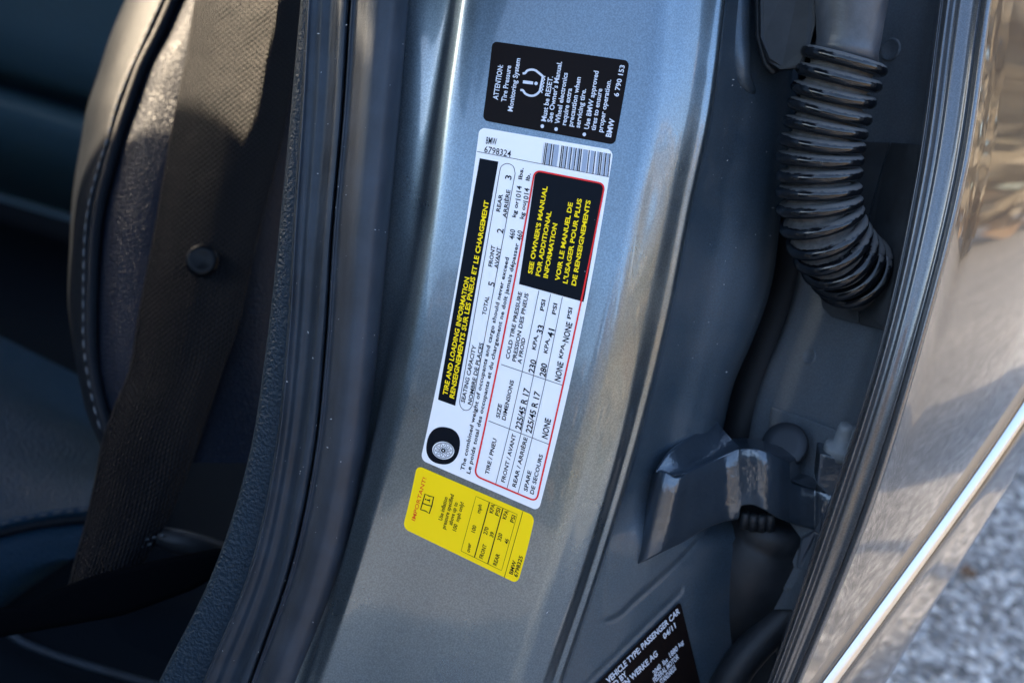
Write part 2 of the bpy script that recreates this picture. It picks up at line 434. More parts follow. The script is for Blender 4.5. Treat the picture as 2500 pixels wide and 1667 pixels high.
# lower jamb panel right of the seam with a groove and the hinge pad above it
def lowplane(px, py):
    e = float(x_edge(py)); return -.030 - (px - e) * S * .62
def grid_patch(name, left, right, pys, wf, n, mat, parent, **kw):
    V = []
    for py in pys:
        a, b = float(left(py)), float(right(py))
        for k in range(n):
            x = a + (b - a) * k / (n - 1); V.append(P(x, py, wf(x, py)))
    return mesh(name, V, grid_faces(len(pys), n), mat, parent, **kw)
crease = L((1725, 1295), (1660, 1365), (1600, 1421), (1545, 1470), (1510, 1503), (1484, 1512.), (1440, 1514))
cxs = np.array([1380, 1440, 1484, 1510, 1545, 1600, 1660, 1725, 1800.]); cys = np.array([1516, 1516, 1514, 1503, 1470, 1421, 1365, 1295, 1225.])
fcr = spline(cxs, cys)
def patch_xy(name, x0, x1, n, top, bot, m, wf, mat, parent, **kw):
    V = []
    for i in range(n):
        x = x0 + (x1 - x0) * i / (n - 1)
        a, b = top(x), bot(x)
        for j in range(m):
            y = a + (b - a) * j / (m - 1); V.append(P(x, y, wf(x, y)))
    return mesh(name, V, grid_faces(n, m), mat, parent, **kw)
def edge_y(x):                                          # py at which the pillar edge has this px
    ys = np.linspace(900, 2100, 200); xs = x_edge(ys); return float(np.interp(-x, -xs, ys))
def w_low(x, y):
    w = lowplane(x, y)
    dx = (x - 1745) / 60.
    w -= .012 * (1 / (1 + math.exp(-dx * 2.2)))
    return w
def groove(x, y):
    d = (y - float(fcr(x))) / 5.0
    near = 1 if 1470 < x < 1760 else max(0, 1 - min(abs(x - 1470), abs(x - 1760)) / 30.)
    return near * (-.0022 * math.exp(-d * d) + (.0016 if d < 0 else 0) * 1)
_jp = {}
def w_jamb(x, y):
    k = round(y, 1)
    if k not in _jp: _jp[k] = profile(k_jamb(y), 60)
    return float(np.interp(x, *_jp[k]))
def w_lower(x, y):
    w = w_low(x, y)
    if y < 1345:
        t = max(0, min(1, (y - 1175) / 170.)); t = t * t * (3 - 2 * t)
        w = (w_jamb(x, y) - .0015) * (1 - t) + w * t
    d = (y - float(fcr(x))) / 7.0
    near = 1 / (1 + math.exp(-(x - 1478) / 5.0))
    w += near * (.0024 / (1 + math.exp(d * 2.5))) - near * .0016 * math.exp(-(d * 1.2) ** 2)
    # shallow embossed frame above the sticker
    q = (y - (1467 + (1660 - x) * .99)) / 9.0
    if x < 1668: w -= .0010 * math.exp(-(q + 2.4) ** 2)
    return w
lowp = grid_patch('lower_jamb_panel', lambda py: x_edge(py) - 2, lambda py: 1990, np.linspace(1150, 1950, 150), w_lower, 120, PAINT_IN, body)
seamline = tube('seam_sealer', [P(float(x_edge(y)) + 3, y, -.0262) for y in np.linspace(1160, 1950, 60)], .00065, RUBD, body, 8)

# seals and trim in front of the pillar
x_trimL = L((734, 0), (709, 280), (682, 555), (652, 830), (609, 1107), (523, 1387), (386, 1667))
x_sealE = L((750, 0), (735, 280), (717, 555), (701, 830), (672, 1108), (611, 1387), (496, 1667))
x_ridge = L((838, 0), (824, 280), (800, 560), (779, 830), (748, 1108), (694, 1387), (596, 1667))
x_groove = L((855, 0), (837, 280), (813, 556), (796, 830), (768, 1108), (709, 1387), (611, 1667))
def k_trim(py):
    a = float(x_trimL(py)); b = float(x_sealE(py))
    return [(a + 45, -.075), (a + 6, -.048), (a, -.036), (a + 4, -.0315), ((a + b) / 2, -.0285), (b + 8, -.0275), (b + 14, -.034)]
sheet('interior_trim', k_trim, PYS, 40, TRIM, body)
def k_band(py):
    a = float(x_sealE(py)); r = float(x_ridge(py)); g_ = float(x_groove(py)); d = r - a
    return [(a + 8, -.040), (a - 2, -.030), (a, -.0215), (a + 5, -.0195), (a + 11, -.0208), (a + .28 * d, -.0220), (a + .45 * d, -.0205), (a + .62 * d, -.0212), (a + .80 * d, -.0185),
            (r - 5, -.0148), (r + 5, -.0142), (g_ - 5, -.0158), (g_ - 2, -.019), (g_ + 4, -.030)]
sheet('seal_lip_band', k_band, PYS, 90, RUB2, body)
def k_tube(py):
    a = float(x_groove(py)); b = float(x_bound(py)); d = b - a
    return [(a + 12, -.034), (a + 2, -.023), (a + 1, -.0165), (a + 5, -.0142), (a + 11, -.0150), (a + .16 * d, -.0120), (a + .34 * d, -.0062), (a + .5 * d, -.0042), (a + .68 * d, -.0052),
            (a + .86 * d, -.0100), (a + .96 * d, -.0155), (b, -.0205), (b - 6, -.030)]
sheet('door_seal', k_tube, PYS, 80, RUB, body)
# black rear seal tube and cavity behind the seam
pth = [P(x, y, w) for x, y, w in curve2([(2015, 100, -.155), (1990, 380, -.150), (1965, 520, -.145), (1925, 700, -.140), (1868, 860, -.135), (1826, 980, -.132), (1800, 1080, -.13), (1790, 1250, -.13), (1812, 1370, -.135), (1880, 1450, -.14)], 60)]
tube('rear_seal', pth, .0140, RUBD, body, 20)
cl = [(float(x_trimL(y)) + 110, y) for y in (-500, 0, 500, 1000, 1400, 1700, 2000)]
cr = [(float(x_seam(y)) - 40, y) for y in (2000, 1700, 1400, 1000, 500, 0, -500)]
prism('pillar_sun_block', cl + cr, -.105, -.21, HEAD, body)  # unseen fill added behind the pillar to keep sun out of the gap
prism('cavity_wall', [(1700, -300), (2350, -300), (2250, 900), (2100, 1500), (1950, 2000), (1500, 2000), (1640, 1300)], -.19, -.20, PAINT_IN, body)
tube('sill_seal', [P(x, y, w) for x, y, w in curve2([(2080, 1395, -.085), (1960, 1470, -.085), (1880, 1540, -.082), (1815, 1610, -.078), (1750, 1720, -.074), (1690, 1850, -.07)], 40)], .0095, RUBP, body, 18)
tube('check_strap_sleeve', [P(x, y, w) for x, y, w in curve2([(1815, 1190, -.105), (1835, 1300, -.10), (1880, 1380, -.10), (1960, 1430, -.10), (2040, 1450, -.11)], 30)], .0060, RUBD, body, 16)

# out-of-frame shell of the same car: roof, far door, floor (keeps the cabin dark and shapes the sun)
def wbox(name, a, b, mat, parent, **kw):
    x0, y0, z0 = a; x1, y1, z1 = b
    V = [(x0,y0,z0),(x1,y0,z0),(x1,y1,z0),(x0,y1,z0),(x0,y0,z1),(x1,y0,z1),(x1,y1,z1),(x0,y1,z1)]
    f = [(0,3,2,1),(4,5,6,7),(0,1,5,4),(1,2,6,5),(2,3,7,6),(3,0,4,7)]
    return mesh(name, V, f, mat, parent, smooth=False, **kw)
SILL = .95
wbox('roof_panel', (-.45, .42, 1.40), (2.0, 1.70, 1.43), HEAD, body)
wbox('far_door_panel', (-.9, 1.80, .22), (3.1, 1.86, SILL), HEAD, body)
wbox('far_roof_rail', (-.9, 1.72, 1.28), (2.0, 1.80, 1.40), HEAD, body)
wbox('floor_panel', (-.9, .32, .24), (3.1, 1.80, .27), CARPET, body)
wbox('rear_bulkhead', (1.75, .35, .27), (1.80, 1.80, 1.0), HEAD, body)
wbox('rear_deck', (2.15, .36, .30), (3.1, 1.78, 1.0), PAINT, body)
wbox('dashboard', (-1.1, .30, .24), (-.62, 1.80, .98), HEAD, body)
wbox('hood_panel', (-2.6, .34, .26), (-1.1, 1.78, .92), PAINT, body)
wbox('sill_panel', (-.9, .24, .22), (.55, .32, .36), PAINT, body)

# ------------------------------------------------------------------ rear door
door = empty('rear_door', P(1960, 1667, 0), 'grey rear car door with reflective outer skin and ridged leading edge at right', 'car door')
x_e0 = L((2298, 0), (2241, 425), (2149, 850), (2015, 1267), (1897, 1610), (1876, 1667))
x_e1 = L((2424, 0), (2362, 425), (2252, 850), (2122, 1267), (1985, 1600), (1956, 1667))
def k_edge(py):
    a = float(x_e0(py)); b = float(x_e1(py)); d = b - a
    T = lambda t, w: (a + t * d, w)
    return [T(-.10, -.060), T(-.06, -.030), T(-.03, -.014), T(0, -.0125), T(.03, -.0140), T(.08, -.0112), T(.14, -.0088), T(.19, -.0094), T(.25, -.0108), T(.31, -.0102), T(.37, -.0078),
            T(.44, -.0074), T(.54, -.0076), T(.66, -.0066), T(.745, -.0050), T(.765, -.0062), T(.785, -.0044), T(.83, -.0024), T(.90, -.0006), T(.96, -.0014), T(1.0, -.0045), T(1.03, -.012)]
sheet('edge_flange', k_edge, PYS, 130, PAINT_EDGE, door)
# outer skin: runs rearwards from the leading edge
ND = Vector((-.16, -1, .04)).normalized()
TD = Vector((0, 0, 1)).cross(ND).normalized()
if TD.x < 0: TD = -TD
E = [P(float(x_e1(y)) - 1.0, y, -.0022) for y in np.linspace(-520, 2300, 140)]
Ez = np.array([p.z for p in E]); order = np.argsort(Ez)
fx = lambda z: float(np.interp(z, Ez[order], np.array([p.x for p in E])[order]))
fy = lambda z: float(np.interp(z, Ez[order], np.array([p.y for p in E])[order]))
def hit(px, py):                                        # where the line of sight meets the flat of the skin
    p0 = P(float(x_e1(833)), 833, -.002); r = ray(px, py)
    t = (p0 - CAM).dot(ND) / r.dot(ND); return CAM + r * t
us = np.concatenate([np.linspace(0, .30, 60), np.linspace(.32, .95, 16)])
def skin(z, u): return Vector((fx(z), fy(z), z)) + TD * u
def to_px(p):
    v = p - CAM; d = -v.dot(WW); return 1250 + F * v.dot(RW) / d, 833.5 - F * v.dot(UW) / d
_g = [(z, u, *to_px(skin(z, u))) for z in np.linspace(.40, .85, 160) for u in np.linspace(0, .5, 160)]
_g = np.array(_g)
def locate(px, py):
    k = np.argmin((_g[:, 2] - px) ** 2 + (_g[:, 3] - py) ** 2); return _g[k, 1], _g[k, 0]
def zline(pts):
    q = sorted(locate(*p) for p in pts); u = [a for a, b in q]; z = [b for a, b in q]
    k = np.polyfit(u, z, 1)
    return lambda t: float(np.polyval(k, t)) if t < .30 else float(np.polyval(k, .30)) + (t - .30) * .06
z_crease = zline([(2040, 1617), (2100, 1535), (2200, 1397), (2300, 1258), (2400, 1120), (2480, 1010)])
z_bottom = zline([(2145, 1653), (2215, 1550), (2288, 1443), (2380, 1290), (2430, 1183)])
V = []; nv = 150
for u in us:
    b = z_bottom(u); c = z_crease(u); top = 1.02
    zs = np.unique(np.concatenate([np.linspace(b, c - .012, 24), np.linspace(c - .012, c + .012, 50), np.linspace(c + .012, top, 78)]))[:nv]
    zs = np.concatenate([zs, np.full(nv - len(zs), top)]) if len(zs) < nv else zs
    for z in zs:
        t = (z - c) / .0055
        out = .0075 / (1 + math.exp(np.clip(t * 1.7, -40, 40)))
        belly = .006 * math.sin(min(1, max(0, (z - c) / .40)) * math.pi)
        turn = -.020 * math.exp(-(z - b) / .006)
        k = min(1, u / .02)
        V.append(skin(z, u) + ND * (k * (out + belly * min(1, u / .12)) + turn))
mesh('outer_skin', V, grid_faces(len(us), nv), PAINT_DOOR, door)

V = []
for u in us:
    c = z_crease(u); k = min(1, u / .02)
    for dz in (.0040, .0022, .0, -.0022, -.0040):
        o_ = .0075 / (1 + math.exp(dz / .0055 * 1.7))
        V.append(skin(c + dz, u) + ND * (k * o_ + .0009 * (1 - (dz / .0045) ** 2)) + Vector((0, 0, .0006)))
mesh('crease_highlight', V, grid_faces(len(us), 5), STRIP_METAL, door)  # added bright metal strip that carries the crease's white sky highlight
# inner leading face of the door
x_in = L((1985, -100), (1985, 300), (1975, 500), (1930, 750), (1850, 950), (1800, 1200), (1770, 1500), (1740, 1750))
def k_inner(py):
    a = float(x_in(py)); b = float(x_e0(py)); d = b - a
    return [(a - 10, -.150), (a + 4, -.118), (a + .18 * d, -.108), (a + .45 * d, -.094), (a + .7 * d, -.080), (a + .9 * d, -.066), (b + 4, -.046)]
def w_inner(px, py):
    xs, ws = profile(k_inner(py), 60); return float(np.interp(px, xs, ws))
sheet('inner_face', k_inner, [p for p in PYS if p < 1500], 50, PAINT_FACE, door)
for (x, y, r) in ((1976, 870, 20), (2175, 122, 26)):
    c = P(x, y, w_inner(x, y)); nn = (P(x + 8, y, w_inner(x + 8, y)) - P(x - 8, y, w_inner(x - 8, y))).cross(P(x, y - 8, w_inner(x, y - 8)) - P(x, y + 8, w_inner(x, y + 8))).normalized(); nn = nn if nn.dot(WW) > 0 else -nn
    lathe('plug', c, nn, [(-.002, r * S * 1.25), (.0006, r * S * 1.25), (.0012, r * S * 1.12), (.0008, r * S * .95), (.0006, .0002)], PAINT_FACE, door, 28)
# rubber pad where the boot enters the door
def on_inner(pts, off, off2, name, mat, bevel=.0):
    return prism(name, pts, [w_inner(*p) + off for p in pts], [w_inner(*p) + off2 for p in pts], mat, door, bevel)
on_inner([(2098, 346), (2172, 348), (2150, 420), (2128, 500), (2112, 560), (2100, 640), (2060, 640), (2040, 480)], .0040, -.004, 'boot_pad', PADR, .0006)
on_inner([(2176, 348), (2252, 354), (2212, 560), (2160, 806), (2100, 792), (2098, 740), (2104, 640), (2116, 560), (2132, 500), (2154, 420)], .0052, -.004, 'boot_pad', PADR, .0006)
on_inner([(1996, 690), (2096, 700), (2096, 740), (2098, 790), (2030, 774), (2008, 750)], .0060, -.004, 'boot_pad', PADR, .0008)
# raised pocket edge around the hinge bolts
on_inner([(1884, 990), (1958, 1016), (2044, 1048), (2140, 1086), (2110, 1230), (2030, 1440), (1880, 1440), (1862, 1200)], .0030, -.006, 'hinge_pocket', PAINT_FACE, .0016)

# ------------------------------------------------------------------ door hinge
hinge = empty('door_hinge', P(1650, 1380, -.04), 'dark painted door hinge with worn brown edges bolted between pillar and rear door', 'hinge')
st = [  # px centre line, top py, bottom py, w of the front
    (1584, 1168, 1388, -.0580), (1594, 1158, 1384, -.0470), (1610, 1150, 1376, -.0375), (1630, 1156, 1364, -.0338), (1652, 1166, 1350, -.0345), (1690, 1149, 1326, -.0425), (1745, 1122, 1284, -.0535), (1782, 1105, 1269, -.0588),
    (1800, 1097, 1266, -.0588), (1804, 1096, 1262, -.0585), (1810, 1094, 1234, -.0578), (1832, 1094, 1231, -.0555), (1865, 1101, 1243, -.0528), (1899, 1115, 1263, -.0550), (1922, 1126, 1272, -.0590), (1928, 1130, 1274, -.0600),
    (1930, 1172, 1275, -.0602), (1956, 1185, 1283, -.0625), (1988, 1194, 1292, -.0630), (2000, 1198, 1297, -.0600), (2040, 1208, 1312, -.0560), (2080, 1218, 1325, -.0530)]
A = np.array(st); 
tt = np.concatenate([[0], np.cumsum(np.maximum(4, np.abs(np.diff(A[:, 0]))))])
fns = [pchip(tt, A[:, k]) for k in range(4)]
ts = np.unique(np.concatenate([np.linspace(0, tt[-1], 110), tt]))
V = []; UV = []
TH = .0085
for t in ts:
    x, ty, by, w = [float(f(t)) for f in fns]
    # skew: the plate leans along its own lower edge
    sk = 0 if x > 1640 else 0
    sec = []
    xl = lambda y: x - (y - ty) * (.23 if x < 1660 else .23 * max(0, 1 - (x - 1660) / 120.))
    r = 3.0
    for (y, dw) in ((ty - 6, -TH), (ty - 2.5, -.0016), (ty, -.0005), (ty + r, 0), (ty + (by - ty) * .25, .0003), (ty + (by - ty) * .5, .0004), (ty + (by - ty) * .75, .0003), (by - r, 0), (by, -.0006), (by + 1.5, -.002), (by - 3, -TH)):
        V.append(P(xl(y), y, w + dw))
nsec = 11
f = grid_faces(len(ts), nsec, True)
f.append(tuple(range(nsec))[::-1]); f.append(tuple(range((len(ts)-1)*nsec, len(ts)*nsec)))
mesh('hinge_arm', V, f, HINGE, hinge)
# folded upper flange of the plate
rl = curve2([(1600, 1150, -.0400), (1626, 1112, -.0435), (1675, 1073, -.056), (1744, 1020, -.076)], 24)
fl_ = curve2([(1634, 1162, -.0336), (1690, 1150, -.0425), (1745, 1123, -.0535), (1808, 1095, -.0585)], 24)
V = []
for a, b in zip(rl, fl_):
    for t, dw, dy in ((-.08, -.014, 2), (-.03, -.004, -1), (.03, -.0006, 0), (.10, -.0008, 1), (.35, -.0028, 3), (.65, -.0040, 3), (.88, -.0030, 1), (.97, -.0012, 0), (1.0, -.0004, 1), (1.0, -.006, 6)):
        q = a * (1 - t) + b * t; V.append(P(q[0], q[1] + dy, q[2] + dw))
mesh('upper_flange', V, grid_faces(24, 10), HINGE, hinge)
# knuckle top
fr_ = [(1796, 1098, -.0592), (1810, 1094, -.0580), (1832, 1093.5, -.0557), (1865, 1100, -.0530), (1899, 1114, -.0552), (1929, 1129, -.0602)]
bk_ = [(1772, 1072, -.0780), (1795, 1069, -.0770), (1822, 1069, -.0750), (1863, 1076, -.0735), (1907, 1091, -.0745), (1957, 1115, -.0780)]
V = [P(*p) for p in fr_] + [P(*p) for p in bk_] + [P(1928, 1172, -.0604), P(1954, 1155, -.0775), P(1990, 1195, -.0632), P(2000, 1166, -.0775)]
mesh('knuckle_top', V, [(k, k + 1, k + 7, k + 6) for k in range(5)] + [(5, 11, 13, 12), (12, 13, 15, 14)], HINGE, hinge, smooth=False)
b1 = P(1916, 1084, -.0765); ax = (WW * .85 + UW * .35 - RW * .30).normalized()
bo = lathe('bolt', b1, ax, [(-.004, .0122), (.0, .0122), (.0008, .0114), (.0010, .0062)], BOLT, hinge, 32)
lathe('bolt_head', b1, ax, [(.0010, .0072), (.0050, .0070), (.0060, .0060), (.0060, .0034), (.0040, .0030)], BHEAD, bo, hexn=6)
prism('hinge_block', [(2002, 1106), (2072, 1122), (2110, 1132), (2085, 1235), (2030, 1215), (1994, 1182)], [-.047, -.045, -.045, -.047, -.050, -.050], -.064, HINGE, hinge, .0012, back=(-8, -30))
pg = P(2054, 1088, -.052)
peg = lathe('plastic_peg', pg, (UW * .8 + WW * .45 + RW * .1).normalized(), [(-.006, .0085), (-.001, .0085), (.001, .0076), (.0015, .0046), (.010, .0042), (.0125, .0036), (.013, .002)], PEG, hinge, 20)
prism('peg_slot', [(2066, 1044), (2073, 1042), (2070, 1066), (2062, 1070)], -.0415, -.052, RUBD, peg)
lathe('hinge_pin', P(1890, 1262, -.090), (UW * .8 + WW * .45 + RW * .25).normalized(), [(-.09, .027), (-.012, .027), (-.010, .0245), (-.006, .0240), (.004, .0235), (.005, .012)], RUBP, hinge, 40)
for a in (-.9, -.45, 0.0, .45):
    c = P(1860 + a * 46, 1262 + (1 - a * a) * 8, -.0660)
    lathe('serration', c, (UW * .9 + WW * .4).normalized(), [(-.006, .0026), (.003, .0026), (.0035, .001)], RUBP, hinge, 10)
prism('stop_lug', [(1956, 1314), (1988, 1296), (2012, 1308), (2000, 1340), (1990, 1330), (1972, 1392), (1944, 1386)], [-.062, -.058, -.056, -.058, -.060, -.064, -.066], -.085, HINGE, hinge, .0010, back=(-8, -12))

# ------------------------------------------------------------------ cable boot
boot = empty('cable_boot', P(2100, 720, -.04), 'black ribbed rubber cable boot bridging pillar and rear door', 'cable boot')
RC = [(2060, 150), (2048, 190), (2035, 231), (2025, 272), (2014, 312), (2006, 350), (2001, 388), (2000, 426), (1999, 464), (2001, 501), (2007, 537), (2019, 571), (2032, 598), (2048, 622), (2065, 642), (2082, 659)]
WB = [-.012, -.014, -.0165, -.019, -.021, -.023, -.025, -.0265, -.028, -.0295, -.0315, -.034, -.037, -.041, -.046, -.052]
cent = [P(x, y, w - .010) for (x, y), w in zip(RC, WB)]
n = len(cent)
tang = []
for i in range(n):
    t = (cent[max(i-1, 0)] - cent[min(i+1, n-1)]).normalized()
    tang.append(t)
R0 = .0178
path = []; rad = []
for i in range(n - 1):
    for k in range(8):
        path.append(cent[i].lerp(cent[i+1], k / 8)); rad.append(R0 - .0008 + .0022 * math.cos(2 * math.pi * k / 8))
path.append(cent[-1]); rad.append(R0 - .001)
end = P(2125, 712, -.085); path += [cent[-1].lerp(end, .5), end]; rad += [R0 - .003, R0 - .004]
tube('sleeve_core', path, rad, DUST, boot, 40)
for i in range(n):
    ax_ = (tang[i] + Vector((random.uniform(-.03, .03), random.uniform(-.03, .03), 0))).normalized()
    ring_mesh('ring', cent[i], ax_, R0 - .0002 + random.uniform(-.0003, .0002), .0037, RING, boot, 56, 14, .86)
# smooth neck above the rings and the grommet on the pillar
nk = [P(x, y, w - .010) for x, y, w in curve2([(2063, 143, -.0115), (2070, 110, -.0105), (2076, 40, -.008), (2084, -60, -.004), (2092, -200, .0)], 16)]
tube('neck', nk, [.0160, .0150, .0152, .0156, .0160, .0166, .0170, .0174, .0178, .018, .018, .018, .018, .018, .018, .018], NECK, boot, 40)
prism('grommet', [(1852, -200), (1995, -200), (1992, 60), (1978, 120), (1958, 168), (1905, 172), (1872, 150), (1856, 90)], [-.026, -.022, -.022, -.024, -.026, -.030, -.034, -.032], -.085, RUBP, boot, .0022, back=(-22, 4))
prism('grommet_lip', [(1838, -200), (1868, -200), (1868, 60), (1880, 150), (1906, 176), (1886, 184), (1864, 160), (1844, 90)], [-.040]*8, -.085, RUBP, boot, .0016, smooth=True)
tube('grommet_collar', [P(1960, 20, -.050), P(2040, 30, -.044)], .016, RUBD, boot, 24)

# ------------------------------------------------------------------ front seat
LEAN = .62                                             # the seat back leans away
def Ps(px, py, w): return P(px, py, w - LEAN * (833.5 - py) * S)
def sheet_s(name, knotf, pys, n, mat, parent):
    return sheet(name, lambda py: [(x, w - LEAN * (833.5 - py) * S) for x, w in knotf(py)], pys, n, mat, parent)
seat = empty('front_seat', Ps(250, 1300, -.30), 'black leather front seat with grey stitching, sunlit at the bolster top', 'seat')
x_sil = L((306, 0), (270, 87), (240, 179), (212, 265), (196, 357), (179, 459), (171, 587), (168, 760), (177, 830), (190, 911), (216, 1021), (250, 1100), (280, 1180))
x_st = L((398, 0), (352, 102), (311, 194), (291, 245), (265, 337), (240, 418), (219, 500), (209, 582), (207, 663), (206, 755), (208, 855), (221, 938), (245, 1038), (285, 1130))
x_dk = L((444, 0), (408, 82), (367, 158), (337, 245), (306, 332), (286, 408), (265, 490), (250, 587), (242, 689), (239, 800), (242, 900), (262, 993), (290, 1070), (330, 1150))
SY = list(np.linspace(-420, -20, 12)) + list(np.linspace(0, 1130, 110))
def k_bol(py):
    a = float(x_sil(py)); b = float(x_st(py))
    return [(a + 120, -.52), (a + 30, -.44), (a + 6, -.385), (a, -.350), (a + 5, -.318), (a + .3 * (b - a), -.290), (a + .7 * (b - a), -.270), (b, -.262), (b + 14, -.268), (b + 20, -.28)]
sheet_s('bolster_cover', k_bol, SY, 60, LEA_S, seat)
def k_side(py):
    a = float(x_dk(py))
    return [(a - 14, -.29), (a - 2, -.272), (a + 10, -.262), (a + 50, -.250), (a + 110, -.246), (a + 220, -.252), (a + 380, -.270), (a + 480, -.31)]
sheet_s('side_panel', k_side, SY, 70, LEA, seat)
tube('piping', [Ps(float(x_st(y)) * .42 + float(x_dk(y)) * .58 - 2, y, -.2655) for y in SY], .0044, LEA_S, seat, 16)
V = []; Fc = []
def stitch_run(name, pts, length, gap, r, parent, mat=None):
    """row of thread stitches along a polyline of Vectors"""
    V = []; Fc = []
    seglen = [0]
    for a, b in zip(pts[:-1], pts[1:]): seglen.append(seglen[-1] + (b - a).length)
    tot = seglen[-1]; s = 0
    arr = np.array([tuple(p) for p in pts])
    at = lambda q: Vector([float(np.interp(q, seglen, arr[:, k])) for k in range(3)])
    while s + length < tot:
        a = at(s); b = at(s + length); t = (b - a).normalized(); n_ = WW.cross(t).normalized(); o = len(V)
        for q, rr in ((0, .35), (.25, 1), (.75, 1), (1, .35)):
            c = a.lerp(b, q) + WW * (r * .3 * (1 if .1 < q < .9 else -1.2))
            for k in range(6):
                an = 2 * math.pi * k / 6; V.append(c + n_ * (math.cos(an) * r * rr) + WW * (math.sin(an) * r * rr))
        Fc += [tuple(o + v for v in ff) for ff in grid_faces(4, 6, True)]
        s += length + gap
    return mesh(name, V, Fc, mat or THREAD, parent)
stitch_run('stitching', [Ps(float(x_st(y)) - 3, y, -.2622) for y in np.linspace(-60, 1060, 160)], .0060, .0036, .00055, seat)
# cushion
CX = np.linspace(-420, 330, 60)
c_st = spline([-420, 0, 72, 138, 204, 330], [1360, 1286, 1270, 1259, 1252, 1240])
def cushion_top(x, y, ): return 0
def v_sheet(name, knotf, xs, n, mat, parent):
    V = []; UV = []
    for x in xs:
        k = np.array(knotf(x), float)
        t = np.concatenate([[0], np.cumsum(np.hypot(np.diff(k[:, 0]) * S, np.diff(k[:, 1])))])
        q = np.linspace(0, t[-1], n); ys = pchip(t, k[:, 0])(q); ws = pchip(t, k[:, 1])(q)
        for y, w in zip(ys, ws): V.append(P(x, y, w)); UV.append((x * S, y * S))
    return mesh(name, V, grid_faces(len(xs), n), mat, parent, uv=UV)
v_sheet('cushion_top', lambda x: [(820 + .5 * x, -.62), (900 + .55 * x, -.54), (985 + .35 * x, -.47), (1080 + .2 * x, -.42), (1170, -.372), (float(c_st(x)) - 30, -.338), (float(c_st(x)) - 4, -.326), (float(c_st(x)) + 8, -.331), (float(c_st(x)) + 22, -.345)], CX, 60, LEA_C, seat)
v_sheet('cushion_side', lambda x: [(float(c_st(x)) + 14, -.350), (float(c_st(x)) + 24, -.336), (float(c_st(x)) + 60, -.324), (float(c_st(x)) + 110, -.322), (float(c_st(x)) + 165 - .35 * max(0, x), -.330), (float(c_st(x)) + 196 - .55 * max(0, x), -.35), (float(c_st(x)) + 205 - .55 * max(0, x), -.40)], CX, 50, LEA_C, seat)
tube('piping', [P(x, float(c_st(x)) + 13, -.334) for x in CX], .0036, LEA_S, seat, 12)
stitch_run('stitching', [P(x, float(c_st(x)) - 7, -.3262) for x in np.linspace(-60, 215, 60)], .0060, .0036, .0006, seat, THREAD_SHADE)

prism('seat_shadow_sheet', [(-400, 1500), (60, 1478), (130, 1440), (240, 1400), (400, 1362), (540, 1336), (590, 1372), (470, 1440), (300, 1502), (60, 1545), (-400, 1620)], -.120, -.150, GAP_SHADE, seat, .004, smooth=True)  # added black sheet, reads as the shadow gap over the belt end
# ------------------------------------------------------------------ seat belt
belt = empty('seat_belt', Ps(200, 1380, -.25), 'black woven seat belt hanging beside the seat with a round stop button', 'seat belt')
x_b0 = L((474, 0), (454, 128), (434, 230), (418, 316), (398, 434), (378, 551), (362, 638), (342, 740), (332, 800), (312, 911), (278, 990), (249, 1075), (227, 1187), (203, 1290), (176, 1385), (150, 1500))
x_b1 = L((748, 0), (722, 153), (694, 327), (668, 434), (638, 551), (607, 684), (582, 796), (542, 911), (497, 1049), (442, 1198), (400, 1290), (345, 1385), (285, 1500))
def k_belt(py):
    a = float(x_b0(py)); b = float(x_b1(py)); d = b - a
    return [(a + 4, -.236), (a, -.2345), (a + 3, -.2325), (a + 9, -.2320), (a + .25 * d, -.227), (a + .5 * d, -.2255), (a + .75 * d, -.228), (b - 8, -.2335), (b - 2, -.2345), (b, -.2365), (b - 4, -.238)]
sheet_s('webbing', k_belt, list(np.linspace(-420, 1500, 160)), 70, BELT, belt)
bc = Ps(495, 638, -.2255)
bn = (WW * .95 + RW * .05 + UW * .1).normalized()
bt = lathe('stop_button', bc, bn, [(-.002, .0098), (.0015, .0106), (.0035, .0106), (.0050, .0094), (.0054, .0075), (.0050, .0052), (.0046, .0040)], BTN, belt, 40)
lathe('button_pin', bc, bn, [(.0040, .0030), (.0052, .0027), (.0055, .0018), (.0048, .0012)], RING, bt, 20)
for k in range(4):
    p0 = (186 + 8 * k, 1340 + k * 14 - 12); 
    stitch_run('bar_stitch', [Ps(190 + 12 * (3 - k) + q, 1352 + k * 17 - q * .27, -.2310) for q in np.linspace(0, 190 - 18 * k, 30)], .0026, .0020, .0007, belt, THREAD_SHADE)
tube('anchor_clip', [Ps(x, y, w) for x, y, w in curve2([(350, 1300, -.245), (400, 1312, -.240), (470, 1330, -.245), (560, 1345, -.26)], 20)], [.004 + .004 * math.sin(i / 19 * math.pi) for i in range(20)], RUBP, belt, 14)

# ------------------------------------------------------------------ cabin behind
bench = empty('rear_bench', P(60, 800, -.75), 'blurred dark leather rear bench behind the front seat', 'seat')
BX = np.linspace(-700, 520, 30)
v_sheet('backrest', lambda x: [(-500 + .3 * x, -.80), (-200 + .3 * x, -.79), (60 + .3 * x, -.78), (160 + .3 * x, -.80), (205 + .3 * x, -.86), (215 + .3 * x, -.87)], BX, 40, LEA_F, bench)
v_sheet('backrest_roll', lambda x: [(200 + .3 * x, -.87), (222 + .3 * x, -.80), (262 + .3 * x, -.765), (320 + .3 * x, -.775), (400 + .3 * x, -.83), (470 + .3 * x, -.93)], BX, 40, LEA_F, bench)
v_sheet('seat_base', lambda x: [(440 + .3 * x, -.98), (600 + .3 * x, -.93), (800 + .4 * x, -.86), (880 + .5 * x, -.82), (960 + .5 * x, -.90)], BX, 40, LEA_F, bench)
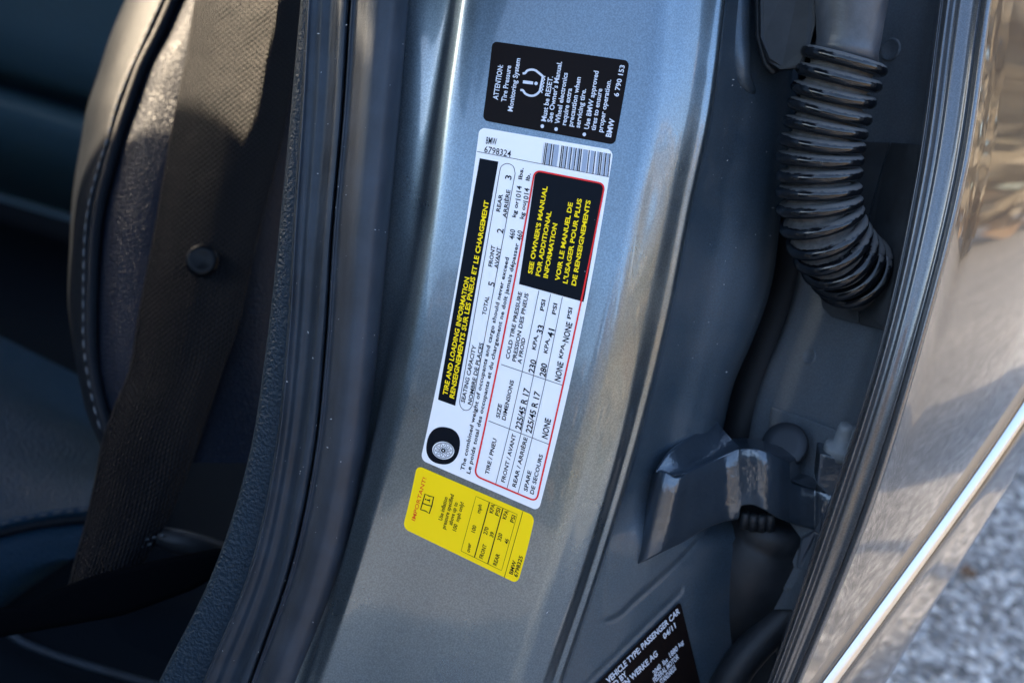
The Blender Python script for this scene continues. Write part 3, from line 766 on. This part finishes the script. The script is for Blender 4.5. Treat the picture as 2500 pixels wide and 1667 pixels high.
# far front seat: out of frame, its leaning back shades the near seat below the sun patch
def world_prism(name, prof, y0, y1, mat, parent):
    n = len(prof); V = [(x, y0, z) for x, z in prof] + [(x, y1, z) for x, z in prof]
    f = [tuple(range(n)), tuple(range(n, 2 * n))[::-1]] + [(i, i + n, (i+1) % n + n, (i+1) % n) for i in range(n)]
    bm = bmesh.new(); vs_ = [bm.verts.new(v) for v in V]
    for q in f: bm.faces.new([vs_[k] for k in q])
    bmesh.ops.recalc_face_normals(bm, faces=bm.faces)
    bmesh.ops.bevel(bm, geom=list(bm.edges), offset=.025, segments=3, affect='EDGES')
    me = bpy.data.meshes.new('t'); bm.to_mesh(me); bm.free()
    o = mesh(name, [v.co.copy() for v in me.vertices], [tuple(p.vertices) for p in me.polygons], mat, parent)
    bpy.data.meshes.remove(me); return o
bx_ = lambda z, o=0: .644 + .30 * (z - 1.064) + o
world_prism('far_seat_back', [(bx_(.45), .45), (bx_(1.08), 1.08), (bx_(1.08, -.22), 1.06), (bx_(.45, -.30), .45)], 1.10, 1.50, LEA_S, body)
world_prism('far_headrest', [(bx_(1.10), 1.10), (bx_(1.24), 1.24), (bx_(1.24, -.12), 1.25), (bx_(1.10, -.14), 1.09)], 1.18, 1.42, LEA_S, body)
world_prism('far_cushion', [(-.10, .40), (.32, .36), (.32, .50), (-.10, .54)], 1.08, 1.52, LEA_S, body)
cable = tube('floor_cable', [P(x, y, w) for x, y, w in curve2([(-200, 1380, -.36), (-40, 1490, -.345), (0, 1524, -.34), (44, 1560, -.335), (110, 1590, -.33), (193, 1618, -.325), (304, 1651, -.32), (480, 1700, -.31)], 60)], .0032, RUB2, None, 12)
cable['label'] = 'thin dark cable lying on the cabin floor below the seat'; cable['category'] = 'cable'
v_sheet('floor_tray', lambda x: [(1380, -.52), (1480 + .05 * x, -.40), (1560 + .12 * x, -.362), (1700 + .12 * x, -.345), (1900, -.33)], np.linspace(-500, 640, 40), 30, CARPET, body)

# a dry leaf on the asphalt and lint specks on the seals and jamb
lr = ray(2362, 1403); lc = CAM + lr * (CAM.z / -lr.z)
lv = [(math.cos(a) * (.022 if i % 2 else .014), math.sin(a) * (.013 if i % 2 else .009), .004 + .004 * (i % 3)) for i, a in enumerate(np.linspace(0, 2 * math.pi, 10, endpoint=False))]
leaf = mesh('dry_leaf', [(lc.x, lc.y, .009)] + [(lc.x + a, lc.y + b, c) for a, b, c in lv], [(0, 1 + i, 1 + (i + 1) % 10) for i in range(10)], LEAFG, None)
leaf['label'] = 'small dry brown leaf lying on the grey asphalt'; leaf['category'] = 'leaf'
V = []; Fc = []; rl_ = random.Random(11)
for kf, cnt, (ya, yb) in ((k_jamb, 46, (100, 1150)), (k_tube, 40, (0, 1640)), (k_band, 34, (0, 1640)), (k_pillar, 10, (100, 1640))):
    for q in range(cnt):
        y = rl_.uniform(ya, yb); xs, ws = profile(kf(y), 60); k = rl_.randint(14, 48)
        c = P(xs[k], y, ws[k] + .0004); r = rl_.choice((.00012, .00018, .00028)); ln = rl_.choice((1, 1, 1.3, 2.6)); an = rl_.uniform(0, 3.14)
        d1 = (RW * math.cos(an) + UW * math.sin(an)) * r * ln; d2 = (UW * math.cos(an) - RW * math.sin(an)) * r; o = len(V)
        V += [c - d1, c - d2, c + d1, c + d2, c + WW * r]; Fc += [(o, o + 1, o + 4), (o + 1, o + 2, o + 4), (o + 2, o + 3, o + 4), (o + 3, o, o + 4)]
mesh('lint', V, Fc, flat('lint', (.45, .47, .48), .9), body, kind='stuff')

# ------------------------------------------------------------------ stickers
_fc = bpy.data.curves.new('font_probe', 'FONT'); _fo = bpy.data.objects.new('font_probe', _fc); COL.objects.link(_fo)
def glyphs(text, bold=0.0, sp=1.0, res=2):
    _fc.body = text; _fc.offset = bold; _fc.space_character = sp; _fc.resolution_u = res; _fc.size = 1
    bpy.context.view_layer.update()
    dg = bpy.context.evaluated_depsgraph_get()
    me = bpy.data.meshes.new_from_object(_fo.evaluated_get(dg), depsgraph=dg)
    co = np.zeros(len(me.vertices) * 3); me.vertices.foreach_get('co', co); co = co.reshape(-1, 3)
    fs = [tuple(p.vertices) for p in me.polygons]; bpy.data.meshes.remove(me)
    return co, fs
_co, _ = glyphs('H'); CAP = float(_co[:, 1].max())
def quad_edge(p0, pm, p1):
    def f(t):
        c = [2 * pm[k] - .5 * (p0[k] + p1[k]) for k in (0, 1)]
        return np.array([(1-t)**2 * p0[k] + 2*t*(1-t) * c[k] + t*t * p1[k] for k in (0, 1)])
    return f
class Sticker:
    def __init__(s, name, left, right, base, wf, label, cat, rad):
        """left, right: (bottom, middle, top) edge points in photo pixels"""
        s.le = quad_edge(*left); s.re = quad_edge(*right); s.wf = wf
        c = (s.le(0) + s.re(0)) / 2
        s.root = empty(name, P(c[0], c[1], wf(*c)), label, cat)
        s.base_off = .00025
        n = 64; m = 28; V = []
        Hh = np.linalg.norm(s.le(1) - s.le(0)); Ww = np.linalg.norm(s.re(.5) - s.le(.5)); r = rad / Hh; rb = rad / Ww
        ts = np.concatenate([(1 - np.cos(np.linspace(0, math.pi / 2, 9))) * r, np.linspace(r, 1 - r, n - 18)[1:-1], 1 - (1 - np.cos(np.linspace(math.pi / 2, 0, 9))) * r])
        for t in ts:
            q = min(t, 1 - t); inset = 0
            if q < r: inset = rb * (1 - math.sqrt(max(0, 1 - (1 - q / r) ** 2)))
            for j in range(m):
                b = inset + (1 - 2 * inset) * j / (m - 1)
                p = s.le(t) * (1 - b) + s.re(t) * b
                V.append(P(p[0], p[1], wf(*p) + s.base_off))
        s.base = mesh('backing', V, grid_faces(len(ts), m), base, s.root)
    def along(s, p):
        a = s.le(0); d = s.le(1) - a; return float(np.clip(np.dot(np.array(p) - a, d) / np.dot(d, d), 0, 1))
    def across(s, p):
        t = s.along(p); d = s.re(t) - s.le(t); return d / np.linalg.norm(d)
    def pt(s, x, y, lev): return P(x, y, s.wf(x, y) + s.base_off + .00012 * lev)
    def text(s, txt, x0, y0, x1, y1, h, ink, bold=.018, lev=1, horiz=False, sp=1.0, name='printed_text'):
        co, fs = glyphs(txt, bold, sp)
        xmin, xmax = co[:, 0].min(), co[:, 0].max()
        p0 = np.array((x0, y0)); p1 = np.array((x1, y1)); V = []
        if horiz:
            up = s.le(1) - s.le(.8); up = up / np.linalg.norm(up)
        for c in co:
            q = p0 + (p1 - p0) * ((c[0] - xmin) / (xmax - xmin))
            u = up if horiz else -s.across(q)
            q = q + u * (h * c[1] / CAP)
            V.append(s.pt(q[0], q[1], lev))
        mesh(name, V, fs, ink, s.root, smooth=False)
    def line(s, pts, width, ink, lev=1, closed=False, name='printed_line'):
        pts = [np.array(p, float) for p in pts]
        # subdivide
        out = []
        m = len(pts)
        for i in range(m if closed else m - 1):
            a, b = pts[i], pts[(i+1) % m]; k = max(1, int(np.linalg.norm(b - a) / 25))
            for j in range(k): out.append(a + (b - a) * j / k)
        if not closed: out.append(pts[-1])
        n = len(out); V = []
        for i in range(n):
            a = out[(i-1) % n] if (closed or i) else out[0]; b = out[(i+1) % n] if (closed or i < n-1) else out[-1]
            d = b - a; d = d / (np.linalg.norm(d) + 1e-9); nn = np.array((-d[1], d[0])) * width / 2
            for q in (out[i] - nn, out[i] + nn): V.append(s.pt(q[0], q[1], lev))
        f = []
        for i in range(n if closed else n - 1):
            j = (i+1) % n; f.append((2*i, 2*i+1, 2*j+1, 2*j))
        mesh(name, V, f, ink, s.root, smooth=False)
    def poly(s, pts, ink, lev=1, name='printed_panel'):
        pts = np.array(pts, float); c = pts.mean(0); V = [s.pt(c[0], c[1], lev)]; rings = 6; n = len(pts); f = []
        for r in range(1, rings + 1):
            for p in pts:
                q = c + (p - c) * r / rings; V.append(s.pt(q[0], q[1], lev))
        for i in range(n): f.append((0, 1 + i, 1 + (i+1) % n))
        for r in range(rings - 1):
            for i in range(n):
                a = 1 + r * n + i; b = 1 + r * n + (i+1) % n; f.append((a, a + n, b + n, b))
        mesh(name, V, f, ink, s.root, smooth=False)
    def quad(s, tl, tr, br, bl, ink, lev=1, rt=0, name='printed_panel', rsel=(1, 1, 1, 1)):
        s.poly(rounded([tl, tr, br, bl], rt, rsel, 20) if rt else dens([tl, tr, br, bl]), ink, lev, name)
    def disc(s, x, y, rx, ry, ink, lev=1, rot=0, n=32, name='printed_mark', power=2):
        pts = []
        for k in range(n):
            a = 2 * math.pi * k / n; c, q = math.cos(a), math.sin(a)
            ux = rx * math.copysign(abs(c) ** (2 / power), c); uy = ry * math.copysign(abs(q) ** (2 / power), q)
            pts.append((x + ux * math.cos(rot) - uy * math.sin(rot), y + ux * math.sin(rot) + uy * math.cos(rot)))
        s.poly(pts, ink, lev, name)
def dens(c):
    out = []
    for i in range(4):
        a = np.array(c[i], float); b = np.array(c[(i+1) % 4], float); k = max(1, int(np.linalg.norm(b - a) / 20))
        out += [a + (b - a) * j / k for j in range(k)]
    return out
def rounded(c, r, sel=(1, 1, 1, 1), step=20):
    out = []; n = len(c)
    for i in range(n):
        p = np.array(c[i], float); a = np.array(c[i-1], float) - p; b = np.array(c[(i+1) % n], float) - p
        ra = r if sel[i] else .01
        p1 = p + a / np.linalg.norm(a) * ra; p2 = p + b / np.linalg.norm(b) * ra
        if sel[i]:
            for k in range(9):
                t = k / 8; out.append((1-t)**2 * p1 + 2*t*(1-t) * p + t*t * p2)
        else: out.append(p)
    # densify long runs
    res = []
    m = len(out)
    for i in range(m):
        a, b = out[i], out[(i+1) % m]; k = max(1, int(np.linalg.norm(b - a) / step))
        res += [a + (b - a) * j / k for j in range(k)]
    return res
def mid(a, b, bow=(0, 0)): return ((a[0] + b[0]) / 2 + bow[0], (a[1] + b[1]) / 2 + bow[1])
def zz(ox, oy, k): return lambda x, y: (ox + x / k, oy + y / k)

# black sticker at the top
A3 = zz(1100, 60, 3.92)
bl, tl, br, tr = (1178, 294), (1202, 101), (1501, 354), (1537, 149)
st1 = Sticker('tire_pressure_sticker', (bl, mid(bl, tl, (1, 0)), tl), (br, mid(br, tr, (1, 0)), tr), BLACKV, w_pillar,
              'black attention sticker with pale tire pressure text, topmost on the pillar', 'sticker', 13)
def t3(txt, a, b, h=11.6, bold=.022, **kw): st1.text(txt, *A3(*a), *A3(*b), h, INKW, bold, **kw)
t3('ATTENTION:', (452, 724), (503, 392), 12.2); t3('Tire Pressure', (530, 744), (580, 397)); t3('Monitoring System', (592, 836), (668, 328))
t3('Must be RESET.', (912, 931), (980, 500)); t3("See Owner's Manual.", (970, 941), (1066, 360)); t3('Wheel electronics', (1042, 955), (1122, 466))
t3('require extra', (1104, 968), (1162, 615)); t3('precaution when', (1168, 981), (1247, 508)); t3('servicing tire.', (1236, 993), (1297, 620))
t3('Use BMW approved', (1322, 1006), (1417, 450)); t3('tires to ensure', (1385, 1019), (1452, 618)); t3('proper operation.', (1452, 1034), (1537, 532))
t3('BMW', (1534, 1082), (1572, 906), 12.6, .03); t3('6 790 153', (1606, 694), (1668, 394), 11.6)
for x, y in ((878, 975), (1010, 1003), (1280, 1053)): st1.disc(*A3(x, y), 4.3, 4.6, INKW, name='printed_bullet')
def smooth2(pts, n): return [tuple(p) for p in curve2(pts, n)]
st1.line([A3(*p) for p in smooth2([(668, 628), (692, 632), (712, 660), (750, 680), (795, 682), (835, 660), (852, 640)], 24)], 5.4, INKW, name='tire_symbol')
st1.line([A3(*p) for p in smooth2([(690, 470), (712, 468), (728, 448), (770, 434), (810, 440), (850, 470), (880, 494)], 24)], 5.4, INKW, name='tire_symbol')
zig = [(848, 648)]
for k in range(11): zig.append((870 + 2.9 * k - (8 if k % 2 else -8), 656 - k * 16))
st1.line([A3(852, 646), A3(884, 488)], 4.6, INKW, name='tire_symbol')
st1.line([A3(*p) for p in zig[1:]], 3.0, INKW, lev=2, name='tire_symbol')
st1.line([A3(692, 550), A3(790, 562)], 7.6, INKW, name='tire_symbol'); st1.disc(*A3(818, 566), 4.2, 4.2, INKW, name='tire_symbol')

# white sticker
A4 = zz(1000, 300, 3.136); A5 = zz(950, 700, 2.851)
bl, tl, br, tr = (1026.5, 1122), (1170.6, 311), (1315, 1247), (1497.5, 367)
st2 = Sticker('tire_loading_sticker', (bl, mid(bl, tl, (10.5, -1)), tl), (br, mid(br, tr, (13, 0)), tr), WHITE, w_pillar,
              'long white tire and loading sticker with red framed table and barcode', 'sticker', 15)
def tx(txt, a, b, h=9.4, ink=INK, bold=.024, **kw): st2.text(txt, *a, *b, h, ink, bold, **kw)
tx('BMW', A4(583, 160), A4(664, 172), 16.5, bold=.006, horiz=True, name='printed_text'); tx('6798324', A4(570, 226), A4(773, 264), 15.5, bold=.006, horiz=True)
st2.line([A4(515, 220), A4(1010, 316), A4(1526, 415)], 1.3, INK)
bt0, bt1, bb0, bb1 = [np.array(v) for v in (A4(1030, 152), A4(1540, 238), A4(1008, 316), A4(1522, 413))]
bars = [(0, .006, 1), (.018, .012, 0), (.040, .016, 0), (.062, .042, 1), (.108, .016, 0), (.140, .014, 0), (.158, .070, 1), (.262, .015, 0), (.287, .015, 0), (.310, .030, 1), (.344, .014, 0), (.375, .030, 1), (.409, .015, 0),
        (.440, .030, 1), (.476, .015, 0), (.505, .022, 1), (.530, .016, 0), (.556, .016, 0), (.590, .072, 1), (.672, .015, 0), (.705, .050, 1), (.762, .015, 0), (.800, .030, 1), (.836, .016, 0), (.862, .016, 0), (.890, .030, 1), (.925, .016, 0), (.950, .030, 1), (.985, .014, 0)]
for a, w_, g_ in bars:
    p = [bt0 + (bt1 - bt0) * a, bt0 + (bt1 - bt0) * (a + w_), bb0 + (bb1 - bb0) * (a + w_), bb0 + (bb1 - bb0) * a]
    st2.poly(dens(p), INKG if g_ else INK, 1, 'barcode_bar')
st2.quad(A4(537, 272), A4(680, 298), A5(460, 828), A5(340, 785), INK, 1)
# the left edge bows like the sticker, so split the black title block in two
tx('TIRE AND LOADING INFORMATION', A5(403, 757), A4(458, 1187), 11.0, INKY, .028, lev=2)
tx('RENSEIGNEMENTS SUR LES PNEUS ET LE CHARGEMENT', A5(450, 779), A4(607, 600), 11.0, INKY, .028, lev=2)
cap_pts = [A5(490, 800), A4(690, 372)] + [A4(*p) for p in smooth2([(690, 372), (702, 335), (745, 312), (792, 332), (808, 388)], 12)[1:]] + [A5(580, 822)] + [A5(*p) for p in smooth2([(580, 822), (560, 852), (535, 860), (505, 845), (488, 805)], 10)[1:-1]]
st2.line(cap_pts, 1.5, INK, closed=True)
tx('SEATING CAPACITY', A5(525, 809), A5(606, 412)); tx('NOMBRE DE PLACES', A5(572, 823), A5(656, 394)); tx('TOTAL', A5(673, 200), A5(697, 69)); tx('5', A4(646, 1256), A4(653, 1224), 15, bold=.016)
tx('FRONT', A4(631, 1104), A4(656, 942)); tx('AVANT', A4(676, 1118), A4(699, 957)); tx('2', A4(713, 851), A4(720, 815), 15, bold=.016)
tx('REAR', A4(691, 683), A4(714, 549)); tx('ARRIÈRE', A4(741, 731), A4(771, 517)); tx('3', A4(776, 439), A4(783, 407), 15, bold=.016)
tx('The combined weight of occupants and cargo should never exceed', A5(521, 1281), A4(761, 1034), 9.3, sp=1.05); tx('460', A4(800, 896), A4(809, 820), 12.5, bold=.016)
tx('kg or', A4(812, 726), A4(836, 599), 9.3); tx('1014', A4(848, 596), A4(859, 487), 12, bold=.016); tx('lbs.', A4(860, 436), A4(872, 347), 9.3)
tx('Le poids total des occupants et du chargement ne doit jamais dépasser', A5(563, 1304), A4(836, 925), 9.3, sp=1.05); tx('460', A4(856, 906), A4(866, 830), 12.5, bold=.016)
tx('kg ou', A4(871, 739), A4(892, 614), 9.3); tx('1014', A4(906, 611), A4(917, 504), 12, bold=.016); tx('lb.', A4(917, 446), A4(927, 390), 9.3)
frame = rounded([A4(953, 364), A4(1489, 468), A5(1026, 1494), A5(594, 1312)], 17, (1, 1, 1, 1), 20)
# bow the long sides of the frame outwards with the sticker
def bowed(p):
    t = st2.along(p); return np.array(p) + np.array((5.0 * 4 * t * (1 - t) * 1.0, 0))
frame = [bowed(p) for p in frame]
st2.line(frame, 4.0, INKR, lev=2, closed=True, name='red_frame')
pan = rounded([A4(958, 370), A4(1484, 473), A4(1317, 1371), A4(822, 1234)], 16, (1, 1, 0, 0), 20)
st2.poly([bowed(p) for p in pan], INK, 1)
for t_, a, b in (("SEE OWNER'S MANUAL", (938, 1159), (1056, 489)), ('FOR ADDITIONAL', (997, 1176), (1086, 680)), ('INFORMATION', (1056, 1191), (1131, 774)), ('VOIR LE MANUEL DE', (1146, 1213), (1249, 614)), ("L'USAGER POUR PLUS", (1206, 1233), (1319, 584)), ('DE RENSEIGNEMENTS', (1271, 1249), (1386, 596))):
    tx(t_, A4(*a), A4(*b), 10.6, INKY, .03, lev=2)
st2.line([A5(742, 1372), A5(838, 985), A5(925, 597), A4(990, 1285)], 1.4, INK); st2.line([A5(820, 1405), A5(918, 1020), A5(1005, 618), A4(1080, 1310)], 1.4, INK); st2.line([A5(897, 1437), A5(996, 1050), A5(1088, 648), A4(1170, 1332)], 1.4, INK)
st2.line([A5(692, 932), A5(1118, 1098)], 1.5, INK); st2.line([A5(780, 540), A5(1215, 688)], 1.5, INK)
for t_, a, b in (('TIRE / PNEU', (692, 1309), (749, 1061)), ('FRONT / AVANT', (804, 1363), (883, 1029)), ('REAR / ARRIÈRE', (881, 1396), (964, 1051)), ('SPARE', (961, 1426), (991, 1284)), ('DE SECOURS', (1004, 1446), (1071, 1171)), ('SIZE', (769, 916), (786, 819)), ('DIMENSIONS', (809, 931), (869, 654)),
                 ('COLD TIRE PRESSURE', (836, 506), (926, 39)), ('PRESSION DES PNEUS', (881, 523), (971, 49)), ('A FROID', (919, 539), (949, 359)), ('KPA,', (1019, 441), (1037, 337)), ('PSI', (1076, 171), (1089, 94)), ('KPA,', (1101, 466), (1117, 361)), ('PSI', (1159, 196), (1171, 119)), ('KPA,', (1206, 501), (1226, 394)), ('PSI', (1263, 226), (1276, 149))):
    tx(t_, A5(*a), A5(*b), 9.4)
for t_, a, b in (('225/45 R 17', (916, 999), (979, 714)), ('225/45 R 17', (989, 1023), (1053, 737)), ('NONE', (1101, 1061), (1127, 924)), ('230', (1009, 606), (1026, 514)), ('33', (1066, 331), (1080, 274)), ('280', (1086, 631), (1101, 539)), ('41', (1141, 359), (1152, 299)), ('NONE', (1191, 663), (1214, 529)), ('NONE', (1246, 391), (1276, 254))):
    tx(t_, A5(*a), A5(*b), 14.6, bold=.024)
rot = math.atan2(150, 820)
cx, cy = A5(376, 1105); st2.disc(cx, cy, 40.5, 45.5, INK, 1, rot, 48, 'tire_picture', 2.35)
wx, wy = A5(377, 1138); st2.disc(wx, wy, 27, 21.5, WHITE, 2, rot, 40, 'wheel_picture')
st2.line([(wx + 24.5 * math.cos(a), wy + 19.3 * math.sin(a)) for a in np.linspace(0, 2 * math.pi, 40, endpoint=False)], .9, INK, 3, True, 'wheel_picture')
st2.line([(wx + 22.5 * math.cos(a), wy + 17.7 * math.sin(a)) for a in np.linspace(0, 2 * math.pi, 40, endpoint=False)], .9, INK, 3, True, 'wheel_picture')
for k in range(10):
    a = 2 * math.pi * k / 10
    loop = []
    for q in np.linspace(0, 2 * math.pi, 12, endpoint=False):
        rr = 13.5 + 6.2 * math.cos(q); da = .20 * math.sin(q); loop.append((wx + rr * math.cos(a + da), wy + rr * .79 * math.sin(a + da)))
    st2.line(loop, 1.2, INK, 3, True, 'wheel_picture')
st2.disc(wx, wy, 6, 5, INK, 3, rot, 14, 'wheel_picture'); st2.disc(wx, wy, 2, 1.7, WHITE, 4, rot, 10, 'wheel_picture')

# yellow sticker
A6 = zz(900, 1100, 3.92)
bl, tl, br, tr = A6(325, 738), A6(462, 138), A6(1424, 1272), A6(1592, 624)
st3 = Sticker('inflation_sticker', (bl, mid(bl, tl, (1.5, 0)), tl), (br, mid(br, tr, (2, 0)), tr), YELLOW, w_pillar,
              'bright yellow important sticker with small pressure table below the white sticker', 'sticker', 15)
def ty(txt, a, b, h=9, ink=INK, bold=.004, **kw): st3.text(txt, *A6(*a), *A6(*b), h, ink, bold, **kw)
ty('IMPORTANT!', (443, 674), (552, 264), 9.2, INKO, .012)
for t_, a, b in (('Use inflation', (701, 670), (757, 449)), ('pressure specified', (733, 752), (817, 424)), ('above up to', (797, 714), (854, 499)), ('100', (836, 772), (852, 709)), ('mph only!', (863, 682), (912, 499)),
                 ('over', (966, 976), (982, 889)), ('100', (1016, 787), (1032, 721)), ('mph', (1066, 602), (1084, 519)), ('FRONT', (1091, 1036), (1131, 904)), ('270', (1131, 807), (1150, 737)), ('KPA', (1187, 602), (1210, 519)), ('39', (1191, 832), (1202, 784)),
                 ('PSI', (1244, 627), (1262, 554)), ('REAR', (1223, 1102), (1257, 992)), ('320', (1266, 867), (1280, 796)), ('KPA', (1313, 659), (1340, 579)), ('46', (1333, 897), (1342, 849)), ('PSI', (1387, 692), (1407, 624)), ('BMW', (1377, 1187), (1414, 1059)), ('6798325', (1422, 1212), (1477, 1014))):
    ty(t_, a, b, 9.6, bold=.020)
st3.line([A6(1027, 435), A6(1422, 608), A6(1272, 1145), A6(885, 957)], 1.0, INK, closed=True)
for a, b in (((1157, 490), (1012, 1020)), ((1285, 552), (1140, 1080))): st3.line([A6(*a), A6(*b)], 2.6, INK)
st3.line([A6(1477, 577), A6(1295, 1222)], 1.3, INK)
bk = [(497, 562), (515, 500), (540, 412), (578, 432), (622, 442), (606, 520), (580, 600), (545, 575)]
st3.line([A6(*p) for p in bk], 2.8, INK, closed=True, name='book_symbol'); st3.line([A6(515, 500), A6(560, 518), A6(603, 528)], 2.4, INK, name='book_symbol')
st3.line([A6(556, 468), A6(588, 476)], 3.0, INK, name='book_symbol'); st3.line([A6(586, 460), A6(582, 492)], 1.6, INK, name='book_symbol'); st3.disc(*A6(545, 463), 1.9, 1.9, INK, name='book_symbol')

# certification sticker in the lower jamb
A8 = zz(1400, 1400, 5.87)
def w_cert(x, y): return w_low(x, y) + .0016
tl, tr = (1461 - 150, 1667 + 145), (1661, 1468); bl, br = (1640, 1667 + 440), (1765, 1905)
tl2 = (1461 - 210, 1667 + 203)
st4 = Sticker('certification_sticker', (tl2, mid(tl2, (1661, 1468)), (1661, 1468)), ((1560, 2050), mid((1560, 2050), (1768, 1905)), (1768, 1905)), BLACKV, w_cert,
              'dark brown certification sticker with pale blurred text in the lower right jamb', 'sticker', 8)
def ray_text(txt, a, b, h, bold=.024): st4.text(txt, *A8(*a), *A8(*b), h, INKW, bold)

for t_, a, b, h in (('VEHICLE TYPE: PASSENGER CAR', (505, 1575), (1527, 556), 13.5), ('04/11', (1302, 940), (1470, 765), 12.5), ('MANUFACTURED BY', (60, 2150), (775, 1452), 12.5), ('BAYERISCHE MOTOREN WERKE AG', (10, 2330), (1212, 1165), 13),
                    ('2040', (1160, 1465), (1262, 1345), 12), ('lbs', (1295, 1315), (1357, 1250), 11), ('1880', (1390, 1205), (1500, 1090), 12), ('kg', (1520, 1055), (1580, 990), 10), ('FEDERAL MOTOR', (1165, 1565), (1515, 1205), 12), ('STANDARDS', (1260, 1590), (1475, 1365), 12)):
    ray_text(t_, a, b, h)
bpy.data.objects.remove(_fo); bpy.data.curves.remove(_fc)
